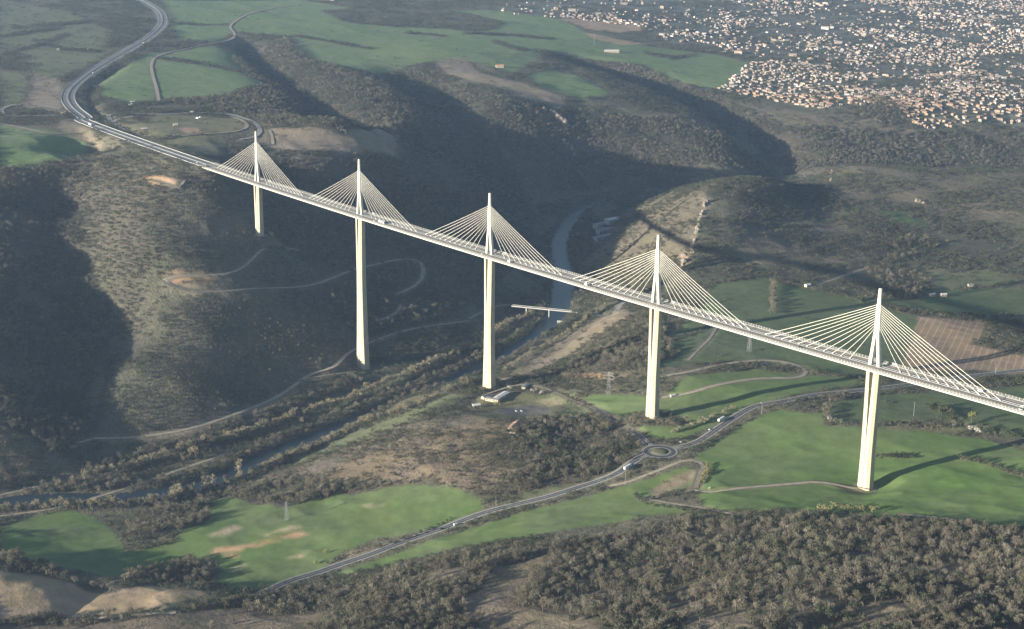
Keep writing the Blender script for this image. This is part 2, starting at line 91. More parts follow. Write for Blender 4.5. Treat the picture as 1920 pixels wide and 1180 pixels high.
ROADS=[["main",9.5,[[33.0,-598.1,74.2],[27.5,-585.3,72.1],[21.9,-572.6,70.1],[16.6,-559.8,68.5],[12.5,-546.5,67.2],[10.9,-532.8,66.4],[11.2,-518.9,66.1],[11.7,-505.0,66.3],[11.7,-491.1,66.8],[12.7,-477.2,67.8],[14.6,-463.5,69.0],[16.7,-449.8,70.4],[18.5,-436.0,72.0],[19.7,-422.1,73.6],[20.9,-408.3,75.3],[22.9,-394.6,77.1],[25.7,-380.9,78.9],[28.7,-367.4,80.8],[31.4,-353.8,82.7],[33.4,-340.0,84.7],[35.1,-326.2,86.8],[37.2,-312.5,88.9],[40.7,-299.1,91.1],[45.8,-286.2,93.3],[51.6,-273.5,95.5],[57.3,-260.8,97.7],[63.2,-248.3,99.8],[68.7,-235.5,101.9],[73.2,-222.4,103.9],[76.8,-209.0,105.8],[80.1,-195.5,107.7],[83.4,-182.0,109.6],[87.7,-168.8,112.0],[92.1,-155.6,115.2],[94.3,-141.9,118.4],[92.4,-128.2,121.2],[88.5,-114.9,122.9],[84.9,-101.5,123.8],[83.3,-87.7,123.9]]],["main",9.5,[[88.7,-48.7,123.9],[91.1,-34.9,124.1],[93.3,-21.1,124.9],[93.6,-7.1,126.3],[91.9,6.8,128.2],[89.2,20.5,130.1],[86.2,34.2,131.9],[82.9,47.8,132.9],[79.3,61.3,133.6],[75.7,74.8,134.3],[72.6,88.5,135.0],[69.9,102.2,135.7],[69.2,116.1,136.4],[72.4,129.7,137.0],[77.9,142.6,137.7],[82.5,155.8,138.2],[85.5,169.5,138.7],[88.0,183.2,139.0],[91.0,196.9,139.2],[95.1,210.3,139.3],[100.3,223.2,139.3],[106.0,236.0,139.2],[111.1,249.0,139.1],[115.6,262.3,138.8],[119.9,275.6,138.6],[123.9,289.0,138.3],[127.9,302.4,137.9],[131.7,315.9,137.5],[135.4,329.4,137.1],[138.9,343.0,136.7],[141.9,356.6,136.2],[144.7,370.3,135.8],[147.6,384.0,135.4],[150.6,397.7,135.0],[154.0,411.3,134.6],[157.9,424.7,134.3],[162.0,438.1,134.0],[166.0,451.5,133.8],[170.2,464.8,133.7],[174.8,478.1,133.8],[180.0,491.0,134.1],[186.0,503.7,134.7],[193.1,515.7,135.6],[201.6,526.8,136.8],[211.3,536.9,138.4],[221.7,546.3,140.3],[232.6,555.1,142.3],[243.6,563.7,144.6],[254.5,572.5,147.1],[265.1,581.6,149.5]]],["main",8,[[60.4,-62.7,123.9],[47.4,-57.4,123.7],[34.4,-52.1,123.1],[21.4,-46.8,122.0],[8.4,-41.4,120.2],[-4.5,-35.9,118.1],[-17.4,-30.3,115.7],[-30.2,-24.5,113.7],[-42.9,-18.6,111.4],[-55.6,-12.6,108.9],[-68.3,-6.6,106.3],[-81.0,-0.6,103.6],[-93.7,5.4,100.9],[-106.4,11.4,98.3],[-119.2,17.0,95.8],[-132.4,22.0,93.3]]],["track",6,[[-68.7,82.0,115.3],[-58.1,91.3,118.5],[-48.2,101.2,121.4],[-42.0,113.9,123.9],[-38.9,127.6,125.8],[-36.5,141.6,127.1],[-33.7,155.4,128.0],[-30.2,169.1,128.5],[-26.7,182.8,128.8],[-22.7,196.3,128.9],[-17.9,209.6,128.9],[-11.1,222.0,129.0],[-2.8,233.4,129.1],[5.7,244.7,129.1],[11.8,257.3,128.9],[11.5,271.2,128.6],[5.1,283.8,128.0],[-4.7,293.9,127.2],[-17.0,300.9,126.2],[-30.4,305.2,125.1],[-44.3,307.4,123.9],[-58.3,305.7,122.9],[-71.0,299.6,122.0],[-81.7,290.5,121.4],[-90.1,279.2,120.9],[-96.4,266.5,120.6],[-101.2,253.2,120.5],[-104.9,239.6,120.6],[-106.9,225.6,120.7],[-107.8,211.6,120.9],[-108.5,197.4,121.0],[-109.9,183.4,120.8],[-113.1,169.6,120.4],[-117.7,156.3,119.6],[-122.3,142.9,118.5]]],["track",4,[[348.2,-18.2,150.7],[334.0,-20.1,149.2],[319.9,-21.8,147.7],[306.1,-25.5,146.4],[294.9,-34.1,145.4],[287.2,-46.1,144.5],[279.5,-58.1,143.8],[271.9,-70.2,143.1],[264.5,-82.4,142.6],[257.1,-94.6,142.1],[250.1,-107.0,141.4],[243.6,-119.7,140.3],[235.6,-131.5,138.5],[222.6,-135.6,136.1],[208.6,-132.9,133.2]]],["track",5,[[207.7,-127.8,133.4],[198.6,-116.9,132.8],[189.5,-106.0,132.2],[180.4,-95.1,131.7],[172.1,-83.6,131.2],[163.9,-72.1,130.6],[151.7,-65.2,130.0],[137.8,-65.6,129.2],[131.4,-77.6,128.2],[130.4,-91.7,126.8],[129.4,-105.9,125.1],[127.5,-119.9,123.2],[125.6,-134.0,121.0],[123.0,-147.9,118.7],[117.4,-160.9,116.2],[108.9,-172.3,113.6]]],["track",6.5,[[-623.8,-500.5,16.8],[-628.9,-487.5,15.9],[-628.9,-473.6,15.0],[-623.6,-460.7,14.0],[-617.1,-448.2,13.2],[-610.7,-435.7,12.7],[-605.0,-422.9,12.5],[-600.2,-409.7,12.6],[-595.6,-396.4,12.8],[-591.5,-383.0,13.2],[-588.2,-369.3,13.7],[-586.3,-355.4,14.1],[-585.6,-341.4,14.6],[-586.0,-327.4,14.9],[-587.4,-313.4,15.2],[-589.6,-299.5,15.4],[-592.4,-285.8,15.5],[-595.7,-272.1,15.5],[-599.4,-258.6,15.2],[-603.4,-245.1,14.8],[-607.7,-231.7,14.3],[-612.2,-218.4,13.8],[-617.0,-205.2,13.5],[-622.0,-192.1,13.5],[-627.4,-179.2,13.7],[-633.5,-166.5,14.1],[-640.2,-154.2,14.7],[-647.2,-142.0,15.4],[-654.4,-129.9,15.9],[-661.4,-117.8,16.5],[-668.0,-105.4,17.0],[-673.2,-92.3,17.7],[-675.0,-78.5,18.4],[-673.9,-64.5,19.3],[-675.8,-50.7,20.2],[-682.3,-38.2,21.1],[-690.5,-26.9,22.1],[-699.0,-15.7,23.0],[-706.9,-4.1,23.9],[-713.2,8.5,24.8],[-717.9,21.7,25.7],[-721.5,35.3,26.5],[-724.6,48.9,27.2],[-728.0,62.6,27.7],[-731.6,76.2,27.9],[-735.2,89.7,27.9],[-738.6,103.4,27.7],[-741.7,117.1,27.4],[-744.3,130.9,27.0],[-746.3,144.8,26.6],[-747.4,158.8,26.0],[-748.1,172.8,25.3],[-748.5,186.8,24.4],[-748.9,200.9,23.3],[-749.5,214.9,22.0],[-750.5,228.9,20.6],[-751.6,242.9,19.1],[-752.9,256.9,17.5],[-754.1,270.9,16.0],[-755.4,284.9,14.4],[-756.6,298.9,12.8]]],["track",7,[[-999.6,88.2,120.1],[-1001.1,74.4,124.9],[-1003.3,60.6,129.5],[-1003.3,46.7,133.6],[-999.7,33.3,136.6],[-993.4,21.0,138.3],[-985.8,9.3,138.6],[-977.8,-2.1,137.6],[-969.5,-13.3,135.7],[-961.2,-24.5,133.3],[-953.3,-35.9,130.9],[-945.3,-47.3,128.9],[-937.2,-58.6,127.8],[-929.4,-70.2,127.4],[-922.9,-82.4,127.7],[-918.3,-95.6,128.4],[-915.7,-109.2,129.2],[-915.5,-123.1,130.2],[-918.4,-136.7,131.1],[-924.2,-149.3,131.9],[-930.7,-161.7,132.2],[-936.8,-174.2,131.8],[-943.4,-186.4,130.4],[-947.1,-199.4,128.2],[-934.1,-200.9,125.5],[-921.2,-195.8,122.8],[-909.1,-188.9,120.4],[-898.0,-180.5,118.4],[-888.8,-170.1,116.8],[-882.1,-157.9,115.5],[-877.4,-144.8,114.3],[-874.9,-131.2,113.1],[-874.2,-117.3,112.0],[-875.1,-103.4,110.6],[-876.8,-89.6,108.8],[-879.0,-75.8,106.6],[-881.4,-62.1,104.2],[-883.8,-48.4,101.6],[-886.0,-34.6,99.0],[-887.7,-20.8,96.5],[-888.9,-7.0,94.0],[-890.1,6.9,91.8],[-891.5,20.8,90.0],[-893.5,34.5,88.5],[-896.1,48.2,87.5],[-899.6,61.7,86.8],[-903.9,74.9,86.4],[-909.0,87.9,86.1],[-914.6,100.6,85.8],[-920.6,113.2,85.5],[-926.8,125.7,85.1],[-933.0,138.1,84.5],[-939.3,150.5,83.7],[-945.6,162.9,82.7],[-951.7,175.4,81.6],[-957.6,188.1,80.4],[-963.0,200.9,79.1],[-967.8,213.9,77.9],[-971.9,227.2,76.8],[-975.5,240.7,76.0],[-978.5,254.3,75.4],[-980.9,268.0,74.8],[-982.8,281.8,74.1],[-983.8,295.7,72.9],[-983.4,309.6,71.2],[-978.2,322.2,68.9],[-965.1,325.2,66.1],[-951.9,321.1,63.0],[-939.8,314.2,60.1],[-928.6,305.9,57.6],[-918.1,296.8,55.7],[-908.1,287.1,54.4],[-898.8,276.7,53.5],[-890.6,265.5,52.7],[-883.8,253.4,52.2],[-877.9,240.8,51.8],[-872.5,227.9,51.6],[-867.2,215.1,51.7],[-861.4,202.4,51.9]]],["track",6,[[-817.4,179.6,47.0],[-807.2,169.5,45.6],[-797.1,159.2,44.3],[-789.6,147.0,43.2],[-785.4,133.3,42.4],[-782.6,119.2,41.9],[-779.6,105.2,41.6]]],["track",4,[[-664.7,-120.6,17.3],[-663.9,-105.8,16.6],[-663.0,-91.0,15.9],[-662.2,-76.3,15.2],[-661.6,-61.5,14.4],[-661.2,-46.7,13.2],[-660.7,-31.9,11.7],[-660.3,-17.1,10.0]]],["track",4,[[-993.4,-146.6,164.7],[-984.6,-135.4,161.8],[-979.4,-122.3,158.8],[-978.9,-108.1,155.7],[-979.7,-93.9,152.4],[-980.3,-79.6,149.0]]],["track",4,[[-1339.3,-75.8,201.4],[-1333.2,-63.2,205.1],[-1321.1,-56.1,208.5],[-1307.1,-53.8,211.6],[-1292.8,-52.7,214.3],[-1278.6,-52.1,216.5],[-1264.3,-51.7,218.2],[-1250.1,-51.4,219.2],[-1235.8,-51.1,219.7],[-1221.6,-50.6,219.8],[-1207.3,-50.0,219.7],[-1193.1,-48.7,219.9],[-1180.6,-43.3,220.8],[-1190.0,-33.3,222.3],[-1200.9,-24.1,224.3]]],["track",4.5,[[-492.6,-691.0,1.2],[-487.9,-677.9,1.2],[-483.1,-664.9,1.2],[-478.6,-651.8,1.2],[-474.5,-638.5,1.2],[-470.8,-625.1,1.2],[-467.6,-611.6,1.2],[-465.6,-597.9,1.2],[-465.1,-584.0,1.2],[-465.7,-570.1,1.2],[-466.9,-556.3,1.2],[-468.1,-542.5,1.2],[-469.2,-528.6,1.2],[-470.5,-514.8,1.2],[-471.9,-501.0,1.2],[-473.5,-487.2,1.2],[-475.5,-473.5,1.2],[-477.9,-459.8,1.2],[-480.6,-446.2,1.2],[-483.3,-432.6,1.2],[-485.8,-418.9,1.2],[-487.9,-405.2,1.2],[-490.0,-391.5,1.2],[-491.9,-377.7,1.2],[-493.8,-364.0,1.2],[-495.7,-350.2,1.2],[-497.7,-336.5,1.2]]],["track",4.5,[[-549.2,-647.1,2.2],[-547.8,-633.7,2.3],[-546.4,-620.4,2.4],[-545.5,-607.0,2.7],[-545.5,-593.6,3.0],[-546.3,-580.2,3.4],[-547.1,-566.8,3.9]]],["ramp",5,[[-599.7,434.2,36.8],[-582.3,427.4,40.1],[-564.9,420.4,43.3],[-547.0,416.8,46.3],[-551.6,433.9,49.1],[-560.7,450.2,51.6],[-569.9,466.5,53.9],[-579.8,482.3,56.0]]],["track",5,[[-760.9,284.6,16.5],[-767.3,297.6,16.2],[-773.7,310.5,15.8],[-780.1,323.4,15.3],[-786.4,336.4,14.7],[-792.3,349.6,13.8],[-797.7,363.0,12.8],[-802.6,376.6,11.5],[-807.0,390.3,9.9],[-809.9,404.4,7.8],[-805.6,418.0,5.6]]],["ramp",7,[[-1834.5,135.4,221.0],[-1851.2,141.6,221.3],[-1868.1,147.3,221.6],[-1884.8,153.4,221.9],[-1900.5,161.9,222.2],[-1905.2,177.7,222.4],[-1895.9,192.9,222.6],[-1885.3,207.2,222.6],[-1872.6,219.7,222.6],[-1859.6,231.9,222.4],[-1848.0,245.4,222.1],[-1840.1,261.3,221.6],[-1836.8,278.8,221.0],[-1835.3,296.6,220.3],[-1833.7,314.3,219.6],[-1830.1,331.8,218.9],[-1822.5,347.9,218.3],[-1813.4,363.2,217.8],[-1801.7,376.6,217.5],[-1786.7,386.0,217.4],[-1769.4,390.2,217.6],[-1751.6,390.6,218.1],[-1733.9,388.9,218.8],[-1716.2,386.2,219.7],[-1698.8,382.6,220.8],[-1681.4,378.5,222.1],[-1664.2,374.1,223.4],[-1647.0,369.2,224.7],[-1630.0,363.7,225.9],[-1613.2,357.8,227.0],[-1596.5,351.5,228.0],[-1580.0,344.9,228.7],[-1563.5,338.0,229.3],[-1547.2,330.8,229.6],[-1531.1,323.3,229.7],[-1515.2,315.1,229.8],[-1499.9,306.0,229.7],[-1485.5,295.5,229.6],[-1472.3,283.6,229.5],[-1460.8,269.9,229.4],[-1456.4,252.9,229.3],[-1456.4,235.1,229.3]]],["ramp",6,[[-1819.2,133.1,221.3],[-1832.5,148.7,222.8],[-1838.2,167.8,224.3],[-1834.5,187.9,225.8]]],["ramp",6,[[-1811.3,129.3,220.6],[-1793.3,126.1,220.5],[-1775.4,123.0,220.5],[-1757.4,119.9,220.4],[-1739.5,116.6,220.5],[-1721.6,113.1,220.6],[-1703.7,109.5,220.8],[-1685.9,105.9,221.1],[-1668.0,102.2,221.6],[-1650.2,98.4,222.2],[-1632.4,94.5,222.9],[-1614.7,90.3,223.8],[-1597.0,86.0,224.8],[-1579.4,81.4,226.0],[-1561.8,76.5,227.3],[-1544.3,71.5,228.7],[-1526.8,66.5,230.1],[-1509.3,61.4,231.5],[-1491.8,56.3,232.9],[-1474.3,51.3,234.2]]],["track",6,[[-1760.3,380.3,216.0],[-1746.5,377.6,217.0],[-1732.7,375.3,218.0],[-1718.8,372.8,219.1],[-1705.1,369.9,220.2],[-1691.5,366.2,221.4],[-1678.2,361.9,222.5],[-1664.9,357.2,223.8],[-1651.8,352.3,225.0],[-1638.7,347.2,226.3],[-1625.6,342.0,227.5],[-1612.7,336.6,228.5],[-1599.8,331.0,229.3],[-1587.0,325.1,229.8],[-1574.5,318.6,230.1],[-1562.5,311.4,230.2],[-1551.5,302.6,230.2],[-1542.5,291.9,230.2],[-1535.2,279.9,230.3],[-1530.5,266.7,230.6],[-1528.4,252.8,230.9],[-1527.3,238.8,231.4],[-1527.2,224.8,232.0],[-1528.1,210.8,232.7],[-1529.2,196.8,233.4],[-1529.9,182.7,234.1],[-1529.2,168.7,234.8],[-1527.1,154.8,235.5],[-1524.7,141.0,236.2]]],["ramp",7,[[-2043.9,111.9,220.1],[-2061.6,109.8,219.5],[-2079.4,108.0,218.9],[-2097.2,106.2,218.4],[-2115.0,103.7,217.9],[-2132.4,99.6,217.4],[-2148.7,92.4,217.1],[-2163.2,81.9,216.8],[-2171.8,66.6,216.6],[-2167.4,49.6,216.6],[-2156.9,35.1,216.7],[-2143.9,22.9,216.9],[-2128.9,13.0,217.2],[-2112.7,5.5,217.6],[-2095.9,-0.7,218.1],[-2078.8,-5.9,218.6],[-2061.4,-10.0,219.0],[-2043.6,-12.3,219.4],[-2026.2,-9.2,219.7],[-2012.4,2.0,220.0],[-2001.2,15.9,220.2],[-1990.4,30.2,220.5],[-1981.1,45.5,220.7],[-1972.2,61.0,221.0],[-1963.1,76.4,221.3]]],["track",5,[[-1972.6,-77.5,221.3],[-1959.4,-73.1,221.2],[-1946.3,-68.4,221.1],[-1933.2,-63.7,221.1],[-1920.0,-59.3,221.1],[-1906.6,-55.3,221.3],[-1893.1,-52.0,221.5],[-1879.3,-49.6,221.8],[-1865.5,-48.0,222.1],[-1851.6,-46.9,222.4],[-1837.7,-45.8,222.6],[-1823.8,-44.6,222.7],[-1810.0,-42.8,222.7],[-1796.4,-39.8,222.4],[-1783.9,-33.8,221.9],[-1774.8,-23.3,221.1],[-1770.2,-10.2,220.2],[-1767.2,3.4,219.4],[-1762.9,16.6,218.9],[-1759.2,30.1,218.7],[-1756.2,43.7,218.9],[-1753.1,57.3,219.2]]],["track",6,[[-2033.7,349.3,215.5],[-2046.4,355.3,215.1],[-2059.0,361.3,214.6],[-2071.6,367.3,214.1],[-2084.2,373.3,213.6],[-2096.8,379.3,213.0],[-2109.5,385.3,212.5],[-2122.1,391.3,212.1],[-2134.7,397.3,211.6],[-2147.3,403.3,211.2],[-2159.9,409.3,210.8],[-2172.6,415.3,210.5],[-2185.2,421.2,210.1],[-2197.8,427.2,209.8],[-2210.5,433.1,209.5],[-2223.1,439.1,209.2],[-2235.8,445.0,208.9],[-2248.5,450.9,208.7],[-2261.1,456.7,208.6],[-2273.9,462.5,208.5],[-2286.6,468.3,208.4],[-2299.3,474.1,208.2],[-2312.0,479.8,208.1],[-2324.8,485.5,208.1],[-2337.5,491.2,208.0],[-2350.3,497.0,208.0],[-2363.0,502.7,208.0],[-2375.8,508.4,208.1],[-2388.5,514.1,208.2],[-2401.3,519.8,208.3],[-2414.0,525.6,208.4],[-2426.7,531.4,208.4],[-2439.4,537.3,208.4],[-2452.1,543.2,208.3],[-2464.7,549.1,208.2],[-2477.4,554.9,208.1],[-2490.1,560.8,208.1],[-2502.7,566.7,208.1],[-2515.4,572.7,208.1],[-2528.0,578.7,208.2],[-2540.6,584.7,208.2],[-2553.2,590.8,208.2],[-2565.7,597.1,208.2],[-2578.1,603.4,208.1],[-2590.5,609.8,208.0],[-2602.9,616.4,207.7],[-2615.2,623.0,207.5],[-2627.5,629.6,207.2],[-2639.7,636.3,206.9],[-2652.0,643.1,206.7],[-2664.1,649.9,206.5],[-2676.2,657.0,206.2],[-2688.2,664.1,206.0],[-2700.1,671.5,205.8],[-2711.8,679.2,205.5],[-2723.3,687.0,205.2],[-2734.7,695.2,204.8],[-2745.8,703.6,204.3],[-2756.8,712.2,203.8],[-2767.6,721.1,203.1],[-2778.3,730.1,202.4],[-2788.8,739.3,201.7],[-2799.2,748.7,200.9],[-2809.3,758.2,200.2],[-2819.4,768.0,199.5],[-2829.2,777.9,198.9],[-2838.8,788.0,198.3],[-2848.2,798.4,197.9],[-2857.3,809.0,197.3],[-2865.9,820.0,196.7],[-2873.9,831.5,196.0],[-2881.4,843.2,195.3],[-2888.7,855.2,194.7],[-2895.9,867.1,194.3],[-2903.2,879.0,194.0],[-2910.7,890.8,193.9],[-2918.5,902.4,193.9],[-2926.4,913.9,193.8],[-2934.3,925.5,193.7],[-2942.1,937.0,193.5],[-2949.9,948.6,193.2],[-2957.8,960.2,192.8],[-2965.6,971.7,192.3],[-2973.5,983.3,191.7],[-2981.4,994.8,191.0],[-2989.3,1006.3,190.2],[-2997.3,1017.8,189.3],[-3005.3,1029.2,188.5],[-3013.5,1040.6,187.7],[-3021.7,1051.9,187.0],[-3030.1,1063.1,186.4],[-3038.6,1074.1,185.8],[-3047.4,1085.0,185.3],[-3056.0,1096.0,184.9],[-3064.7,1106.9,184.6],[-3073.6,1117.7,184.6],[-3083.0,1128.0,184.9],[-3093.2,1137.6,185.5],[-3104.1,1146.3,186.4],[-3115.4,1154.5,187.4],[-3127.1,1162.2,188.2],[-3139.1,1169.4,188.8],[-3151.4,1175.9,189.1],[-3164.0,1182.0,189.2],[-3176.7,1187.9,189.1],[-3189.4,1193.5,189.0],[-3202.3,1199.0,189.0],[-3215.1,1204.5,189.0],[-3228.0,1209.9,189.1],[-3240.8,1215.5,189.1],[-3253.6,1221.1,189.2],[-3266.3,1226.9,189.2],[-3278.9,1232.9,189.2],[-3291.4,1239.2,189.2],[-3303.7,1245.8,189.2],[-3315.8,1252.8,189.0],[-3327.7,1260.1,188.8],[-3339.5,1267.6,188.5],[-3351.3,1275.1,188.2],[-3363.0,1282.8,187.9],[-3374.5,1290.6,187.7],[-3386.0,1298.6,187.5],[-3397.4,1306.7,187.3],[-3408.7,1314.9,187.2],[-3419.9,1323.3,187.1],[-3430.9,1331.8,186.9],[-3441.9,1340.5,186.8],[-3452.8,1349.3,186.7],[-3463.5,1358.2,186.6],[-3474.2,1367.2,186.5],[-3484.8,1376.3,186.4],[-3495.3,1385.5,186.4],[-3505.7,1394.8,186.4],[-3516.1,1404.2,186.5],[-3526.4,1413.6,186.7],[-3536.6,1423.1,186.8],[-3546.9,1432.7,187.0],[-3557.0,1442.3,187.1],[-3567.1,1451.9,187.1],[-3577.2,1461.6,186.9],[-3587.3,1471.3,186.6],[-3597.3,1481.0,186.1],[-3607.2,1490.8,185.6],[-3617.1,1500.7,185.0],[-3627.0,1510.6,184.5],[-3636.8,1520.5,184.1],[-3646.6,1530.5,183.7],[-3656.3,1540.6,183.3],[-3666.0,1550.7,182.7],[-3675.5,1560.8,182.1],[-3685.1,1571.0,181.5],[-3694.5,1581.3,180.8],[-3703.9,1591.7,180.3],[-3713.2,1602.1,179.8],[-3722.3,1612.7,179.3],[-3731.4,1623.3,178.9],[-3740.3,1634.1,178.5],[-3749.0,1645.0,178.1],[-3757.5,1656.1,177.7],[-3765.7,1667.4,177.3],[-3773.7,1678.9,176.9],[-3781.4,1690.5,176.5],[-3788.9,1702.3,176.1],[-3796.2,1714.3,175.6],[-3803.2,1726.3,175.0],[-3810.1,1738.5,174.5],[-3816.8,1750.7,174.0],[-3823.5,1763.0,173.5],[-3830.0,1775.4,173.1],[-3836.6,1787.7,172.7],[-3843.1,1800.0,172.4],[-3849.8,1812.3,172.2],[-3856.6,1824.5,172.1],[-3863.5,1836.7,172.1],[-3870.6,1848.7,172.1]]],["track",4,[[-342.8,689.9,98.5],[-346.4,702.9,97.5],[-350.3,716.0,96.6],[-354.2,729.0,95.6],[-358.0,742.0,94.7],[-361.7,755.1,93.9],[-365.2,768.3,93.1],[-368.4,781.5,92.5],[-371.3,794.7,92.0],[-373.9,808.1,91.7],[-376.2,821.5,91.4],[-378.4,834.9,91.2],[-380.5,848.3,91.0],[-382.6,861.7,90.8],[-384.6,875.2,90.5],[-386.6,888.6,90.2],[-388.6,902.0,89.9],[-390.8,915.5,89.6]]],["track",4,[[-259.2,381.6,110.5],[-250.9,370.3,111.4],[-242.6,359.1,112.3],[-234.2,347.8,113.2],[-225.9,336.6,114.1],[-217.8,325.2,114.9],[-210.0,313.5,115.5],[-202.7,301.6,115.9],[-195.9,289.4,116.3],[-189.3,277.0,116.5],[-182.6,264.7,116.8],[-175.7,252.5,116.9],[-168.7,240.4,117.1],[-161.8,228.2,117.2],[-154.9,216.1,117.3]]],["track",4,[[457.4,-82.6,176.7],[471.0,-81.3,180.1],[484.6,-80.1,183.5],[498.2,-79.8,187.0],[511.8,-81.3,190.6],[525.2,-84.0,194.2],[538.5,-87.0,197.6],[551.8,-89.8,200.9]]],["track",4.5,[[-317.2,-28.0,71.0],[-318.6,-14.2,71.3],[-319.8,-0.4,71.7],[-320.0,13.4,71.9],[-320.0,27.3,72.2],[-317.2,40.8,72.4],[-307.6,50.4,72.8],[-294.6,55.0,73.4],[-280.8,56.2,74.3],[-267.0,55.0,75.3],[-253.3,52.5,76.6],[-239.8,49.4,78.0],[-226.3,46.2,79.6],[-212.8,43.0,81.3],[-199.4,39.7,83.2],[-186.0,36.2,85.2],[-172.6,32.6,87.2],[-159.2,29.0,89.3],[-145.8,25.5,91.3],[-132.4,22.0,93.3]]],["track",4,[[-23.9,-774.4,77.7],[-14.2,-763.1,80.1],[-4.5,-751.8,82.4],[5.2,-740.6,84.5],[15.0,-729.4,86.3],[24.8,-718.3,87.9],[34.7,-707.2,89.4],[44.6,-696.0,90.7]]],["track",4,[[-2531.4,1622.4,167.2],[-2524.1,1635.0,166.5],[-2516.7,1647.5,165.7],[-2509.4,1660.0,165.0],[-2502.0,1672.5,164.2],[-2494.7,1685.1,163.4],[-2487.5,1697.6,162.6],[-2480.3,1710.2,161.7],[-2473.1,1722.9,160.7],[-2466.0,1735.5,159.5],[-2458.8,1748.1,158.2],[-2451.7,1760.8,156.7],[-2444.6,1773.4,155.2]]],["track",5,[[-2878.3,1218.7,181.3],[-2880.7,1232.1,181.4],[-2884.4,1245.3,181.4],[-2887.1,1258.6,181.2],[-2887.0,1272.2,180.8],[-2882.7,1285.1,180.3],[-2875.2,1296.6,179.7],[-2866.4,1307.0,179.0],[-2857.0,1316.8,178.3],[-2847.2,1326.3,177.6],[-2837.3,1335.8,176.9],[-2827.6,1345.3,176.2],[-2818.1,1355.2,175.6]]],["track",4,[[-1497.2,326.8,231.3],[-1483.8,320.9,230.6],[-1470.4,315.0,229.8],[-1457.0,308.8,228.7],[-1444.0,302.2,227.3],[-1431.1,295.2,225.6],[-1418.3,288.0,223.5],[-1405.4,280.9,221.4]]],["track",4,[[180.8,-180.7,125.1],[194.3,-181.3,128.0],[207.7,-182.0,131.0],[221.2,-182.3,134.0],[234.7,-182.3,137.1],[248.1,-182.0,140.2],[261.6,-181.5,143.1],[275.0,-181.1,145.9],[288.5,-180.7,148.4],[301.9,-180.5,150.8],[315.4,-180.3,153.2]]]]
